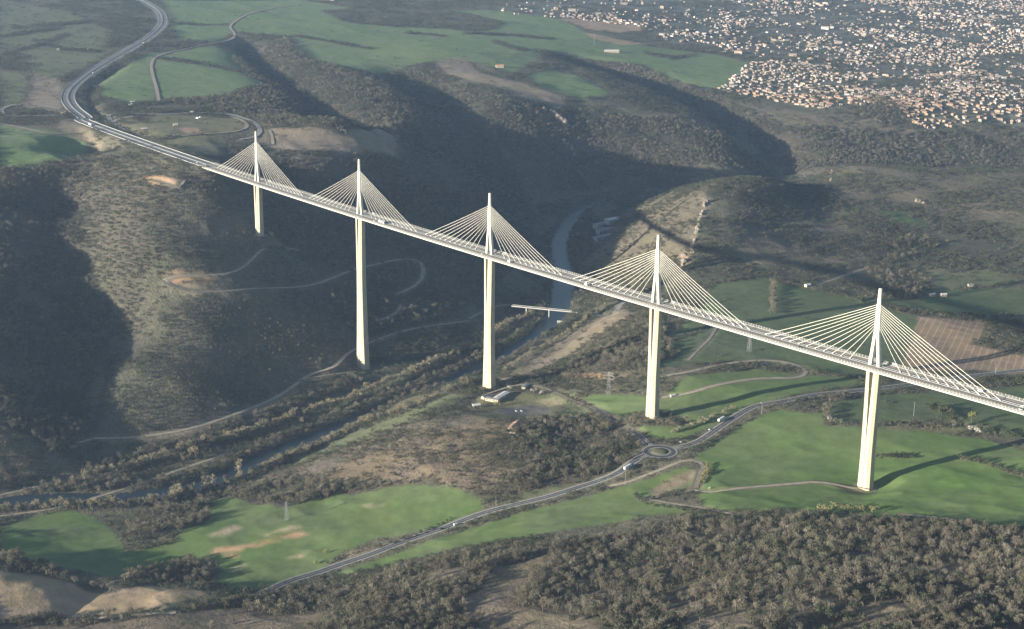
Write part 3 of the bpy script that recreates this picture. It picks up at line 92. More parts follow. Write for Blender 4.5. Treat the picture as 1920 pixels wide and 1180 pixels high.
MW=[[-1229.2,37.8,241.2],[-1254.1,39.4,240.4],[-1279.0,40.9,239.6],[-1303.9,42.5,238.9],[-1328.8,44.2,238.1],[-1353.7,45.9,237.4],[-1378.6,47.6,236.6],[-1403.4,49.3,235.9],[-1428.3,51.1,235.1],[-1453.2,52.9,234.4],[-1478.1,54.7,233.6],[-1503.0,56.6,232.9],[-1527.8,58.4,232.1],[-1552.7,60.4,231.3],[-1577.6,62.3,230.6],[-1602.4,64.3,229.8],[-1627.3,66.3,229.1],[-1652.1,68.4,228.3],[-1677.0,70.4,227.6],[-1701.9,72.5,226.8],[-1726.7,74.7,226.1],[-1751.6,76.8,225.3],[-1776.4,79.0,224.6],[-1801.2,81.3,223.8],[-1826.1,83.5,223.7],[-1851.0,85.0,223.1],[-1875.7,87.9,222.6],[-1891.9,103.7,222.1],[-1915.8,110.8,221.6],[-1940.1,116.6,221.2],[-1964.4,122.3,220.7],[-1988.6,128.0,220.4],[-2012.8,134.2,220.0],[-2036.8,141.1,219.6],[-2060.6,148.4,219.2],[-2084.4,156.0,218.9],[-2108.0,164.0,218.5],[-2131.5,172.5,218.1],[-2154.7,181.5,217.7],[-2177.7,191.1,217.4],[-2200.6,201.2,217.0],[-2223.1,211.7,216.6],[-2245.5,222.8,216.3],[-2267.6,234.4,216.0],[-2289.4,246.4,215.6],[-2311.1,258.8,215.3],[-2332.5,271.7,215.0],[-2353.6,284.9,214.7],[-2374.6,298.4,214.4],[-2395.4,312.1,214.1],[-2416.2,325.9,213.8],[-2436.8,339.9,213.5],[-2457.4,354.0,213.2],[-2477.9,368.2,212.8],[-2498.3,382.5,212.5],[-2518.7,396.9,212.1],[-2539.1,411.4,211.8],[-2559.3,425.9,211.4],[-2579.5,440.5,210.9],[-2599.7,455.2,210.5],[-2619.8,470.0,210.0],[-2639.8,484.9,209.6],[-2659.8,499.8,209.1],[-2679.7,514.8,208.6],[-2699.6,529.9,208.1],[-2719.4,545.0,207.6],[-2739.3,560.1,207.1],[-2759.1,575.3,206.6],[-2778.8,590.5,206.2],[-2798.6,605.7,205.7],[-2818.4,620.9,205.2],[-2838.1,636.1,204.8],[-2857.9,651.4,204.4],[-2877.6,666.7,204.0],[-2897.2,682.0,203.6],[-2916.8,697.5,203.2],[-2936.3,713.0,202.8],[-2955.9,728.5,202.5],[-2975.4,744.1,202.2],[-2994.9,759.6,201.9],[-3014.4,775.1,201.6],[-3034.0,790.6,201.3],[-3053.6,806.0,201.1],[-3073.2,821.3,200.8],[-3093.0,836.6,200.6],[-3112.8,851.7,200.3],[-3132.8,866.7,200.1],[-3152.9,881.4,199.9],[-3173.0,896.1,199.7],[-3193.3,910.7,199.5],[-3213.6,925.2,199.2],[-3234.0,939.5,199.0],[-3254.5,953.7,198.8],[-3275.1,967.8,198.6],[-3295.8,981.8,198.4],[-3316.5,995.6,198.2],[-3337.4,1009.3,198.0],[-3358.3,1022.8,197.8],[-3379.4,1036.1,197.5],[-3400.6,1049.3,197.3],[-3421.9,1062.3,197.1],[-3443.3,1075.0,196.8],[-3465.0,1087.4,196.6],[-3486.8,1099.5,196.4],[-3508.8,1111.2,196.1],[-3531.0,1122.7,195.9],[-3553.2,1134.0,195.7],[-3575.5,1145.1,195.5],[-3597.9,1156.1,195.3],[-3620.4,1166.9,195.1],[-3643.0,1177.5,195.0],[-3665.7,1187.8,194.8],[-3688.5,1198.0,194.7],[-3711.4,1207.9,194.5],[-3734.3,1217.6,194.4],[-3757.5,1227.0,194.2],[-3780.7,1236.1,194.0],[-3804.0,1245.0,193.9],[-3827.4,1253.5,193.7],[-3850.9,1261.9,193.5],[-3874.5,1270.0,193.3],[-3898.1,1278.0,193.1],[-3921.8,1285.8,192.9],[-3945.5,1293.5,192.7],[-3969.3,1301.1,192.4],[-3993.1,1308.6,192.1],[-4016.9,1316.0,191.8],[-4040.7,1323.4,191.5],[-4064.6,1330.7,191.2],[-4088.4,1337.9,190.8],[-4112.3,1345.1,190.4],[-4136.3,1352.1,190.0],[-4160.3,1359.0,189.7],[-4184.2,1365.8,189.3],[-4208.3,1372.5,188.9],[-4232.3,1379.2,188.5],[-4256.4,1385.8,188.1],[-4280.4,1392.4,187.7],[-4304.5,1398.9,187.3],[-4328.5,1405.5,187.0],[-4352.6,1412.0,186.7],[-4376.7,1418.5,186.4],[-4400.8,1425.1,186.2],[-4424.8,1431.5,185.9],[-4448.9,1438.0,185.7],[-4473.0,1444.4,185.5],[-4497.1,1450.8,185.3],[-4521.3,1457.2,185.1],[-4545.4,1463.6,185.0],[-4569.5,1470.0,184.8],[-4593.6,1476.4,184.7],[-4617.7,1482.8,184.6],[-4641.8,1489.1,184.5],[-4665.9,1495.5,184.3],[-4690.1,1501.9,184.2],[-4714.2,1508.2,184.1],[-4738.3,1514.6,184.0],[-4762.4,1521.0,183.9],[-4786.5,1527.3,183.8],[-4810.6,1533.7,183.7],[-4834.7,1540.1,183.6]]
RB=[85.7,-68.0,123.9]
COV=[["scrub",[[-6711,1586],[-6614,1816],[-4459,946]]],["tan",[[-1513,342],[-1382,428],[-1578,716],[-1349,539],[-1313,395],[-1366,292],[-1431,245]]],["tan",[[-2465,1459],[-2535,1609],[-2176,1450],[-1965,1394],[-1826,1398],[-1743,1337],[-1838,1273],[-2058,1304],[-2213,1311],[-2329,1350]]],["tan",[[-2675,314],[-2548,324],[-2145,173],[-1975,85],[-2149,67],[-2351,177]]],["tan",[[-1907,56],[-1809,71],[-1692,35],[-1639,33],[-1689,21],[-1737,-3],[-1822,12]]],["grassy",[[-4459,946],[-3965,954],[-3391,877],[-2957,638],[-2852,449],[-3252,461]]],["grassy",[[-3033,465],[-3063,655],[-2936,669],[-2619,421],[-2478,272],[-2684,303]]],["grassy",[[-2679,230],[-2599,261],[-2249,111],[-2100,-3]]],["olive",[[-1533,139],[-1494,218],[-1378,150],[-1369,95],[-1493,78]]],["olive",[[-1833,168],[-1829,287],[-1723,373],[-1556,307],[-1523,212],[-1546,105],[-1709,120]]],["tanscrub",[[-784,682],[-929,717],[-992,801],[-1129,1030],[-1333,1377],[-1289,1514],[-777,882],[-645,710],[-558,613]]],["spur",[[-1524,-87],[-1418,74],[-1215,130],[-1035,14],[-964,-118],[-1003,-176],[-859,-319],[-656,-453],[-646,-482],[-923,-278],[-1223,-219]]],["tanscrub",[[-1241,1674],[-1191,1773],[-935,2163],[-459,1463],[-527,1278],[-650,1331],[-757,1222]]],["tanscrub",[[-558,732],[-630,908],[-652,1102],[-486,1127],[-433,967],[-430,845],[-526,727]]],["tanscrub",[[-379,-296],[-369,-233],[-292,-179],[-241,-110],[-234,-42],[-111,-96],[-38,-164],[6,-233],[-3,-274],[-78,-297],[-169,-361],[-217,-417],[-378,-371]]],["knoll",[[-252,-258],[-210,-202],[-145,-182],[-38,-231],[-32,-268],[-111,-290],[-185,-335],[-238,-350],[-282,-289]]],["tanscrub",[[-695,-584],[-683,-543],[-595,-537],[-535,-542],[-508,-599],[-548,-648]]],["tan",[[-634,-480],[-595,-367],[-603,-232],[-644,-133],[-629,-142],[-580,-254],[-573,-371],[-621,-478]]],["tanscrub",[[-560,452],[-570,401],[-528,238],[-342,-14],[-305,16],[-340,145],[-443,380]]],["tan",[[-530,437],[-538,396],[-474,204],[-349,21],[-331,26],[-437,228],[-469,398]]],["grassy",[[-317,-52],[-305,16],[-239,59],[-127,20],[-116,-46],[-151,-108],[-217,-110]]],["grassy",[[-568,-180],[-622,-10],[-644,109],[-693,210],[-664,189],[-605,39],[-555,-132]]],["grassy",[[-439,-188],[-382,-117],[-348,-47],[-323,-47],[-303,-171],[-359,-240],[-383,-293],[-421,-288]]],["grassy",[[49,-235],[72,-173],[74,-120],[92,-106],[92,-149],[65,-240],[34,-287]]],["grassy",[[221,146],[260,220],[299,230],[297,192],[249,142]]],["scrubshade",[[-433,967],[-500,1143],[-336,1288],[-184,1067],[-234,952],[-185,744],[-251,758]]],["grassy",[[-286,931],[-242,1040],[-158,1029],[-72,904],[-154,844],[-220,845]]],["olive",[[-303,946],[-308,991],[-288,986],[-270,941],[-279,919]]],["town",[[-1887,2034],[-2185,2493],[-2221,2759],[-2061,2838],[-1975,3652],[-1139,2448],[-1199,2364],[-1264,2153],[-1351,2193],[-1450,2247],[-1539,2085],[-1692,2059]]],["town",[[-3576,2546],[-3686,2821],[-4784,3720],[-3604,6370],[-1926,3582],[-2061,2838],[-2268,2605],[-2435,2578],[-2647,2560],[-2941,2734],[-3186,2563],[-3336,2383]]],["tanscrub",[[-1696,1956],[-1475,2056],[-1332,2148],[-1242,2148],[-1293,1932],[-1485,1898]]],["field",[[-452,-686],[-462,-640],[-447,-597],[-411,-580],[-285,-609],[-205,-633],[-187,-578],[-366,-434],[-336,-426],[-191,-439],[-165,-364],[-104,-311],[-40,-286],[7,-282],[34,-299],[35,-341],[-16,-417],[-18,-459],[11,-506],[21,-552],[-16,-603],[-55,-594],[-69,-639],[-107,-670],[-163,-707],[-205,-744],[-262,-758]]],["field",[[24,-500],[35,-451],[55,-357],[85,-265],[127,-156],[150,-83],[197,-113],[184,-179],[272,-196],[226,-247],[154,-351],[92,-420],[38,-495]]],["fieldbright",[[142,-84],[122,-20],[101,62],[102,118],[152,152],[183,117],[221,146],[270,185],[353,208],[470,180],[630,-49],[535,-92],[417,-110],[278,-186],[209,-127],[185,-79],[138,-63]]],["field",[[-172,65],[-66,79],[-95,157],[-56,254],[9,268],[65,312],[101,291],[76,192],[65,104],[80,31],[83,-18],[50,-45],[-11,-29],[-123,22],[-196,52]]],["fielddark",[[-154,163],[-247,263],[-348,419],[-436,549],[-479,587],[-442,693],[-329,674],[-194,674],[-74,635],[74,403],[91,325],[-3,304],[-91,290],[-136,208]]],["fielddark",[[-349,697],[-310,817],[-144,831],[-17,941],[35,861],[-36,752],[-119,686],[-232,667]]],["fielddark",[[-220,845],[-52,994],[55,830],[-16,724]]],["fielddark",[[-646,1225],[-589,1289],[-507,1234],[-546,1201]]],["fielddark",[[121,182],[165,299],[205,357],[261,513],[437,242],[271,226],[227,178],[185,129]]],["fieldgrey",[[-1949,-64],[-1854,-33],[-1729,17],[-1680,14],[-1525,-109],[-1527,-172],[-1545,-227]]],["fieldgrey",[[-2467,416],[-2840,737],[-2960,996],[-2764,974],[-2236,745],[-2076,542],[-2007,365],[-2028,269],[-2181,275]]],["fieldgrey",[[-4136,1421],[-4012,1935],[-3583,1964],[-3454,2476],[-3140,2524],[-2853,2376],[-2562,2404],[-2377,2518],[-2189,2485],[-2020,2319],[-1863,2021],[-2099,2035],[-2276,2091],[-2558,1898],[-2370,1764],[-2141,1479],[-2442,1520],[-2358,1234],[-2289,1116],[-2480,1066],[-3034,1308],[-3199,1203],[-3014,1026],[-3086,940],[-3646,1215]]],["fieldbright2",[[-3016,1544],[-2771,1641],[-2517,1556],[-2411,1382],[-2649,1339]]],["fieldgrey",[[-2097,1492],[-2202,1686],[-1977,1632],[-1816,1567],[-1794,1453],[-1934,1405]]],["scrub",[[-3655,1806],[-3703,2213],[-3335,2284],[-3100,2221],[-2930,1973],[-3135,1814],[-3322,1681]]],["plough",[[-3175,2528],[-3087,2843],[-2868,2656],[-2838,2486],[-2945,2457]]],["plough",[[-2866,2376],[-2690,2377],[-2608,2468],[-2590,2310],[-2725,2289]]],["stripes",[[-86,649],[-5,702],[54,610],[60,580],[218,580],[229,562],[146,474],[97,385],[75,404],[12,498]]],["badland",[[-201,-816],[-167,-783],[-161,-762],[-126,-735],[-77,-715],[-75,-661],[-17,-659],[-6,-611],[14,-681],[5,-730],[-49,-786],[-75,-864]]],["orange",[[-143,-555],[-122,-509],[-105,-462],[-90,-458],[-107,-504],[-105,-547],[-130,-560]]],["pale",[[-137,-497],[-124,-450],[-111,-455],[-124,-494]]],["pale",[[-175,-546],[-181,-504],[-167,-501],[-157,-525]]],["pale",[[-85,-571],[-80,-541],[-71,-566]]],["pale",[[-61,-503],[-59,-476],[-48,-479],[-47,-501]]],["pale",[[-104,-373],[-92,-351],[-83,-355],[-94,-372]]],["orange",[[-326,118],[-318,137],[-250,118],[-159,127],[-192,107],[-287,100]]],["orange",[[-954,-200],[-949,-176],[-921,-128],[-926,-80],[-951,-40],[-904,-103],[-905,-142],[-921,-177],[-930,-196]]],["orange",[[-1345,-40],[-1282,-41],[-1206,-32],[-1187,-47],[-1246,-68]]],["orange",[[-1626,188],[-1607,227],[-1555,205],[-1544,157]]],["pale",[[-1702,400],[-1596,379],[-1549,377],[-1523,348],[-1612,362]]],["rock",[[-1762,1278],[-1728,1306],[-1664,1279],[-1651,1250],[-1691,1240]]],["rock",[[-792,881],[-771,886],[-724,813],[-624,698],[-580,647],[-598,659],[-699,770]]],["rock",[[-1608,1206],[-1585,1247],[-1532,1201],[-1539,1165]]],["orange",[[-620,654],[-598,651],[-562,614],[-576,612]]],["pale",[[-587,471],[-571,468],[-491,377],[-501,379]]],["orange",[[-68,78],[-61,96],[-49,97],[-50,74]]],["asphaltlot",[[-263,-46],[-256,15],[-199,25],[-190,-30],[-219,-63]]],["tan",[[170,-166],[156,-132],[161,-86],[174,-89],[186,-119],[186,-169]]],["tan",[[-12,-463],[21,-384],[27,-396],[15,-466]]],["olive",[[219,183],[278,248],[316,213],[246,156]]],["olive",[[-314,-54],[-317,-28],[-300,12],[-273,29],[-194,21],[-130,-71],[-156,-112],[-248,-95]]],["asphaltlot",[[-256,-57],[-249,9],[-183,-3],[-177,-41],[-204,-74]]],["pale",[[-260,18],[-238,38],[-197,26],[-208,4]]],["pale",[[-317,-46],[-319,-31],[-308,-33],[-300,-50]]],["pale",[[-302,-71],[-304,-56],[-270,-73],[-264,-90]]],["tan",[[-934,-204],[-916,-180],[-884,-124],[-895,-39],[-875,-50],[-861,-137],[-891,-188]]],["hedge",[[-3473,1151],[-3418,1208],[-3405,1289],[-3362,1265],[-3370,1182],[-3433,1129]]],["hedge",[[-2774,712],[-2665,753],[-2554,775],[-2464,805],[-2361,810],[-2274,759],[-2398,768],[-2499,745],[-2593,715],[-2706,678]]],["hedge",[[-3049,379],[-3159,518],[-3375,729],[-3297,694],[-3100,493],[-2986,353]]],["hedge",[[-2507,324],[-2633,442],[-2834,629],[-2922,712],[-2836,670],[-2749,588],[-2558,408],[-2444,297]]],["hedge",[[-3609,639],[-3596,756],[-3644,923],[-3348,893],[-3273,857],[-3559,884],[-3525,726],[-3529,606]]],["hedge",[[-3294,575],[-3083,566],[-2957,638],[-2885,605],[-3025,540],[-3230,548]]],["hedge",[[-3957,1107],[-3564,950],[-3205,772],[-3116,730],[-3468,905],[-3832,1048]]],["hedge",[[-3400,520],[-3459,628],[-3533,764],[-3463,734],[-3385,597],[-3331,492]]],["hedge",[[-3026,1738],[-2975,1787],[-2904,1811],[-2862,1780],[-2935,1759],[-2985,1709]]],["hedge",[[-2770,1904],[-2642,1869],[-2550,1870],[-2488,1819],[-2585,1823],[-2707,1855]]],["hedge",[[-2233,1642],[-2325,1810],[-2254,1750],[-2194,1609]]],["hedge",[[-1818,1474],[-1824,1574],[-1789,1619],[-1762,1595],[-1793,1546],[-1797,1456]]],["hedge",[[-2041,223],[-2031,297],[-2046,399],[-2071,511],[-2125,643],[-2076,615],[-2024,485],[-1995,373],[-1988,276],[-2002,205]]],["hedge",[[-1899,201],[-1768,192],[-1728,172],[-1853,178]]],["hedge",[[-3092,1343],[-2917,1380],[-2739,1419],[-2699,1392],[-2879,1356],[-3052,1319]]],["hedge",[[-3352,1722],[-3199,1815],[-3105,1993],[-3040,1944],[-3137,1773],[-3279,1675]]],["hedge",[[-2937,1911],[-2885,2073],[-2759,2154],[-2711,2114],[-2837,2035],[-2899,1883]]],["hedge",[[-2200,2520],[-2201,2737],[-2061,2838],[-2026,2797],[-2162,2693],[-2166,2485]]],["hedge",[[-2470,2294],[-2383,2331],[-2410,2453],[-2344,2388],[-2321,2270],[-2411,2239]]],["hedge",[[-286,404],[-260,331],[-247,274],[-235,262],[-248,319],[-271,388]]],["hedge",[[-596,1263],[-542,1331],[-419,1372],[-408,1357],[-533,1319],[-586,1251]]],["hedge",[[-419,1105],[-301,1105],[-216,1113],[-202,1092],[-283,1081],[-402,1082]]],["hedge",[[-179,878],[-160,941],[-143,1006],[-133,992],[-151,927],[-169,864]]],["hedge",[[-2382,1514],[-2210,1420],[-2068,1422],[-2033,1393],[-2177,1395],[-2349,1488]]],["hedge",[[-2365,1330],[-2112,1255],[-2081,1231],[-2336,1309]]],["hedge",[[-2435,2578],[-2299,2588],[-2262,2549],[-2400,2542]]],["forest",[[-46,-886],[-73,-875],[-40,-790],[39,-693],[28,-627],[47,-555],[70,-516],[193,-382],[268,-270],[301,-209],[437,-134],[548,-110],[638,-71],[835,-378],[72,-927]]],["clear",[[285,-516],[237,-438],[234,-381],[275,-421],[313,-472],[346,-521],[327,-540]]],["clear",[[328,-519],[355,-477],[429,-480],[483,-515],[372,-574]]],["clear",[[162,-503],[145,-458],[204,-440],[239,-490]]],["clear",[[570,-500],[519,-433],[555,-409],[630,-477]]],["clear",[[668,-414],[632,-350],[649,-322],[685,-385]]],["clear",[[488,-437],[476,-376],[504,-395],[514,-448]]],["clear",[[577,-303],[593,-249],[616,-203],[620,-217],[606,-267],[594,-310]]],["clear",[[-78,-874],[22,-761],[59,-644],[163,-594],[242,-666],[-4,-900]]],["forest",[[-312,116],[-422,270],[-415,366],[-288,316],[-193,223],[-148,142],[-230,121]]],["knoll",[[-252,-258],[-219,-196],[-184,-135],[-160,-64],[-82,-20],[29,-65],[69,-120],[46,-233],[-3,-274],[-100,-298],[-179,-340],[-229,-355],[-282,-289]]],["forest",[[-117,-143],[-139,-81],[-132,-32],[-82,-11],[29,-57],[74,-90],[73,-131],[49,-235],[14,-255],[-12,-206],[-67,-192]]],["forestgreen",[[-1203,-28],[-1191,51],[-1091,58],[-1004,6],[-983,-88],[-1051,-121]]],["forestgreen",[[-936,-85],[-983,78],[-850,58],[-721,5],[-636,-138],[-607,-283],[-628,-409],[-736,-345],[-836,-238]]],["forest",[[-1531,-233],[-1513,-178],[-1519,-79],[-1437,-63],[-1391,-163],[-1146,-246],[-954,-287],[-773,-414],[-597,-513],[-598,-558],[-695,-584]]],["forest",[[-1351,210],[-1296,346],[-1355,567],[-1367,848],[-933,504],[-776,273],[-721,36],[-850,58],[-999,88],[-1003,27]]],["forest",[[-2706,908],[-3036,1299],[-2637,1093],[-2202,1057],[-2351,1265],[-2225,1302],[-1674,1041],[-1504,1005],[-1349,910],[-1355,567],[-1587,722],[-1393,435],[-1549,351],[-1921,401],[-2033,351],[-2061,534],[-2217,734]]],["forest",[[-2079,1248],[-1807,1213],[-1732,1399],[-1556,1610],[-1272,1669],[-1296,1540],[-1370,1343],[-1417,1128],[-1493,1028],[-1667,1052]]],["forest",[[-2519,1952],[-2247,2064],[-1841,1977],[-1470,1882],[-1266,2113],[-1127,2432],[-957,2195],[-1211,1755],[-1289,1688],[-1604,1821],[-2122,1950]]],["forest",[[-1554,2328],[-1394,2268],[-1253,2161],[-1326,2097],[-1437,2098]]],["forest",[[-463,1003],[-500,1143],[-428,1181],[-381,979],[-380,917]]],["scrubshade",[[-571,625],[-485,752],[-386,909],[-216,701],[-349,697],[-442,693],[-486,594],[-428,498],[-518,549]]],["forest",[[-391,901],[-272,913],[-170,766],[-216,701]]],["forest",[[-577,-317],[-611,-116],[-648,-13],[-630,-25],[-576,-176],[-546,-318],[-549,-417],[-535,-542],[-560,-530]]],["forestgreen",[[-59,-3],[38,26],[56,9],[1,-31]]],["forest",[[-412,-490],[-371,-477],[-370,-431],[-234,-511],[-201,-560],[-241,-613],[-309,-586],[-343,-528]]],["forest",[[-110,-681],[-150,-598],[-96,-565],[-64,-590],[-69,-639]]],["forest",[[-275,-753],[-208,-742],[-137,-730],[-167,-759],[-178,-790]]],["forest",[[-165,-364],[-191,-439],[-342,-423],[-376,-428],[-354,-361],[-186,-351],[-82,-295],[2,-278],[-40,-286],[-106,-309]]],["forest",[[-570,-638],[-505,-518],[-474,-432],[-469,-361],[-459,-350],[-393,-403],[-391,-474],[-422,-557],[-512,-662]]],["forest",[[-1123,932],[-1354,1074],[-1303,966],[-1064,762],[-984,750]]]]
ROWS=[["dark",5,8,9,[[234,251],[235,264],[248,265],[269,247],[268,230]],"dark evergreen in the round clump below the deck at the right"],["bush",6,7,7,[[235,168],[256,184],[275,200]],"low brown bush in the dry strip right of the nearest pier"],["dark",7,7,8,[[336,232],[362,237],[392,230]],"dark evergreen in the thicket at the right edge below the deck"],["bush",6,3,4,[[191,-186],[196,-163],[219,-144]],"low bush beside the track below the roundabout"],["bare",6,4,7,[[-100,-4],[-42,-18],[10,-39]],"bare tree along the side road above the roundabout"],["dark",5,4,6,[[56,-24],[61,13],[62,49],[55,90]],"dark shrub on the road embankment right of the roundabout"],["bare",7,4,13,[[-503,-680],[-465,-610],[-426,-555],[-399,-501],[-391,-459]],"bare tree in the line along the near bank of the river bend"],["bare",7,5,13,[[-527,-546],[-526,-484],[-535,-416],[-535,-358],[-536,-298],[-559,-186],[-565,-97],[-603,17],[-621,92],[-651,202]],"bare grey tree in the line along the far bank of the river"],["bare",7,4,12,[[-678,256],[-722,337],[-744,415]],"bare tree on the far river bank between the viaduct pier and the low bridge"],["bare",7,4,11,[[-422,-328],[-431,-277],[-438,-207],[-441,-151],[-388,-112],[-366,-63],[-365,-1]],"bare pale tree in the line along the near bank of the river"],["bare",9,5,9,[[-490,148],[-545,252],[-552,327],[-586,403],[-605,462]],"bare brown tree on the near river bank right of the second tallest pier"],["poplar",8,4,18,[[-424,-487],[-414,-463],[-406,-436]],"tall pale leafless poplar in the clump beside the river bend"],["poplar",8,3,20,[[-409,-422],[-413,-396],[-427,-384]],"tallest yellowish poplar at the right end of the river bend clump"],["poplar",9,3,17,[[-509,-409],[-508,-389],[-504,-371]],"tall bare poplar behind the river bend"],["poplar",9,3,14,[[-509,-584],[-508,-570],[-510,-557]],"yellowish poplar beside the track at the left edge"],["bush",11,3,8,[[-322,687],[-239,676],[-130,647],[-74,681],[-23,734],[0,798]],"round bush in the hedge above the ploughed field"],["bare",8,4,9,[[123,232],[128,190],[152,152],[177,130],[199,133]],"bare tree in the curved hedge left of the nearest pier"],["bush",5,3,7,[[298,77],[315,89],[332,99]],"low bush in the hedge right of the nearest pier"],["bush",6,2,7,[[379,122],[403,118],[435,113],[478,99]],"low bush along the field edge beside the long pier shadow"],["spring",8,3,8,[[388,-134],[396,-118],[411,-102],[433,-91]],"yellow-green tree at the top edge of the near wood"],["bare",8,6,9,[[262,191],[287,194],[299,230],[336,232]],"bare tree in the thicket under the viaduct at the right edge"],["spring",6,2,6,[[161,-61],[186,-90],[207,-121]],"yellow-green shrub in the short hedge below the roundabout"],["bare",7,5,9,[[-22,-23],[14,-25],[39,-3],[50,15]],"bare tree at the foot of the middle pier"],["bare",8,6,8,[[-98,-687],[-140,-622],[-122,-592],[-80,-588]],"bare brown tree between the green field and the bare knolls"],["bare",8,6,8,[[-249,-760],[-191,-756],[-146,-744],[-112,-718],[-84,-706]],"bare tree along the top of the bare earth knolls"],["bush",7,2,4,[[-3,-487],[-5,-461],[9,-434],[23,-378],[19,-330]],"low bush along the left verge of the descending road"],["bush",9,4,5,[[160,-181],[205,-196],[269,-201],[303,-188]],"low bush by the ditch below the green field"],["bare",6,5,8,[[-257,504],[-302,552],[-354,608],[-421,682]],"grey tree in the narrow upright strip across the dark green field"],["bush",9,3,4,[[-302,62],[-227,49],[-144,26]],"dark bush in the straight hedge beside the car park"],["bush",8,3,5,[[-319,-41],[-332,8],[-320,57],[-296,67]],"dark bush in the hedge around the visitor buildings"],["bare",9,4,8,[[-328,109],[-239,98],[-151,109]],"bare tree below the orange earth cut"]]
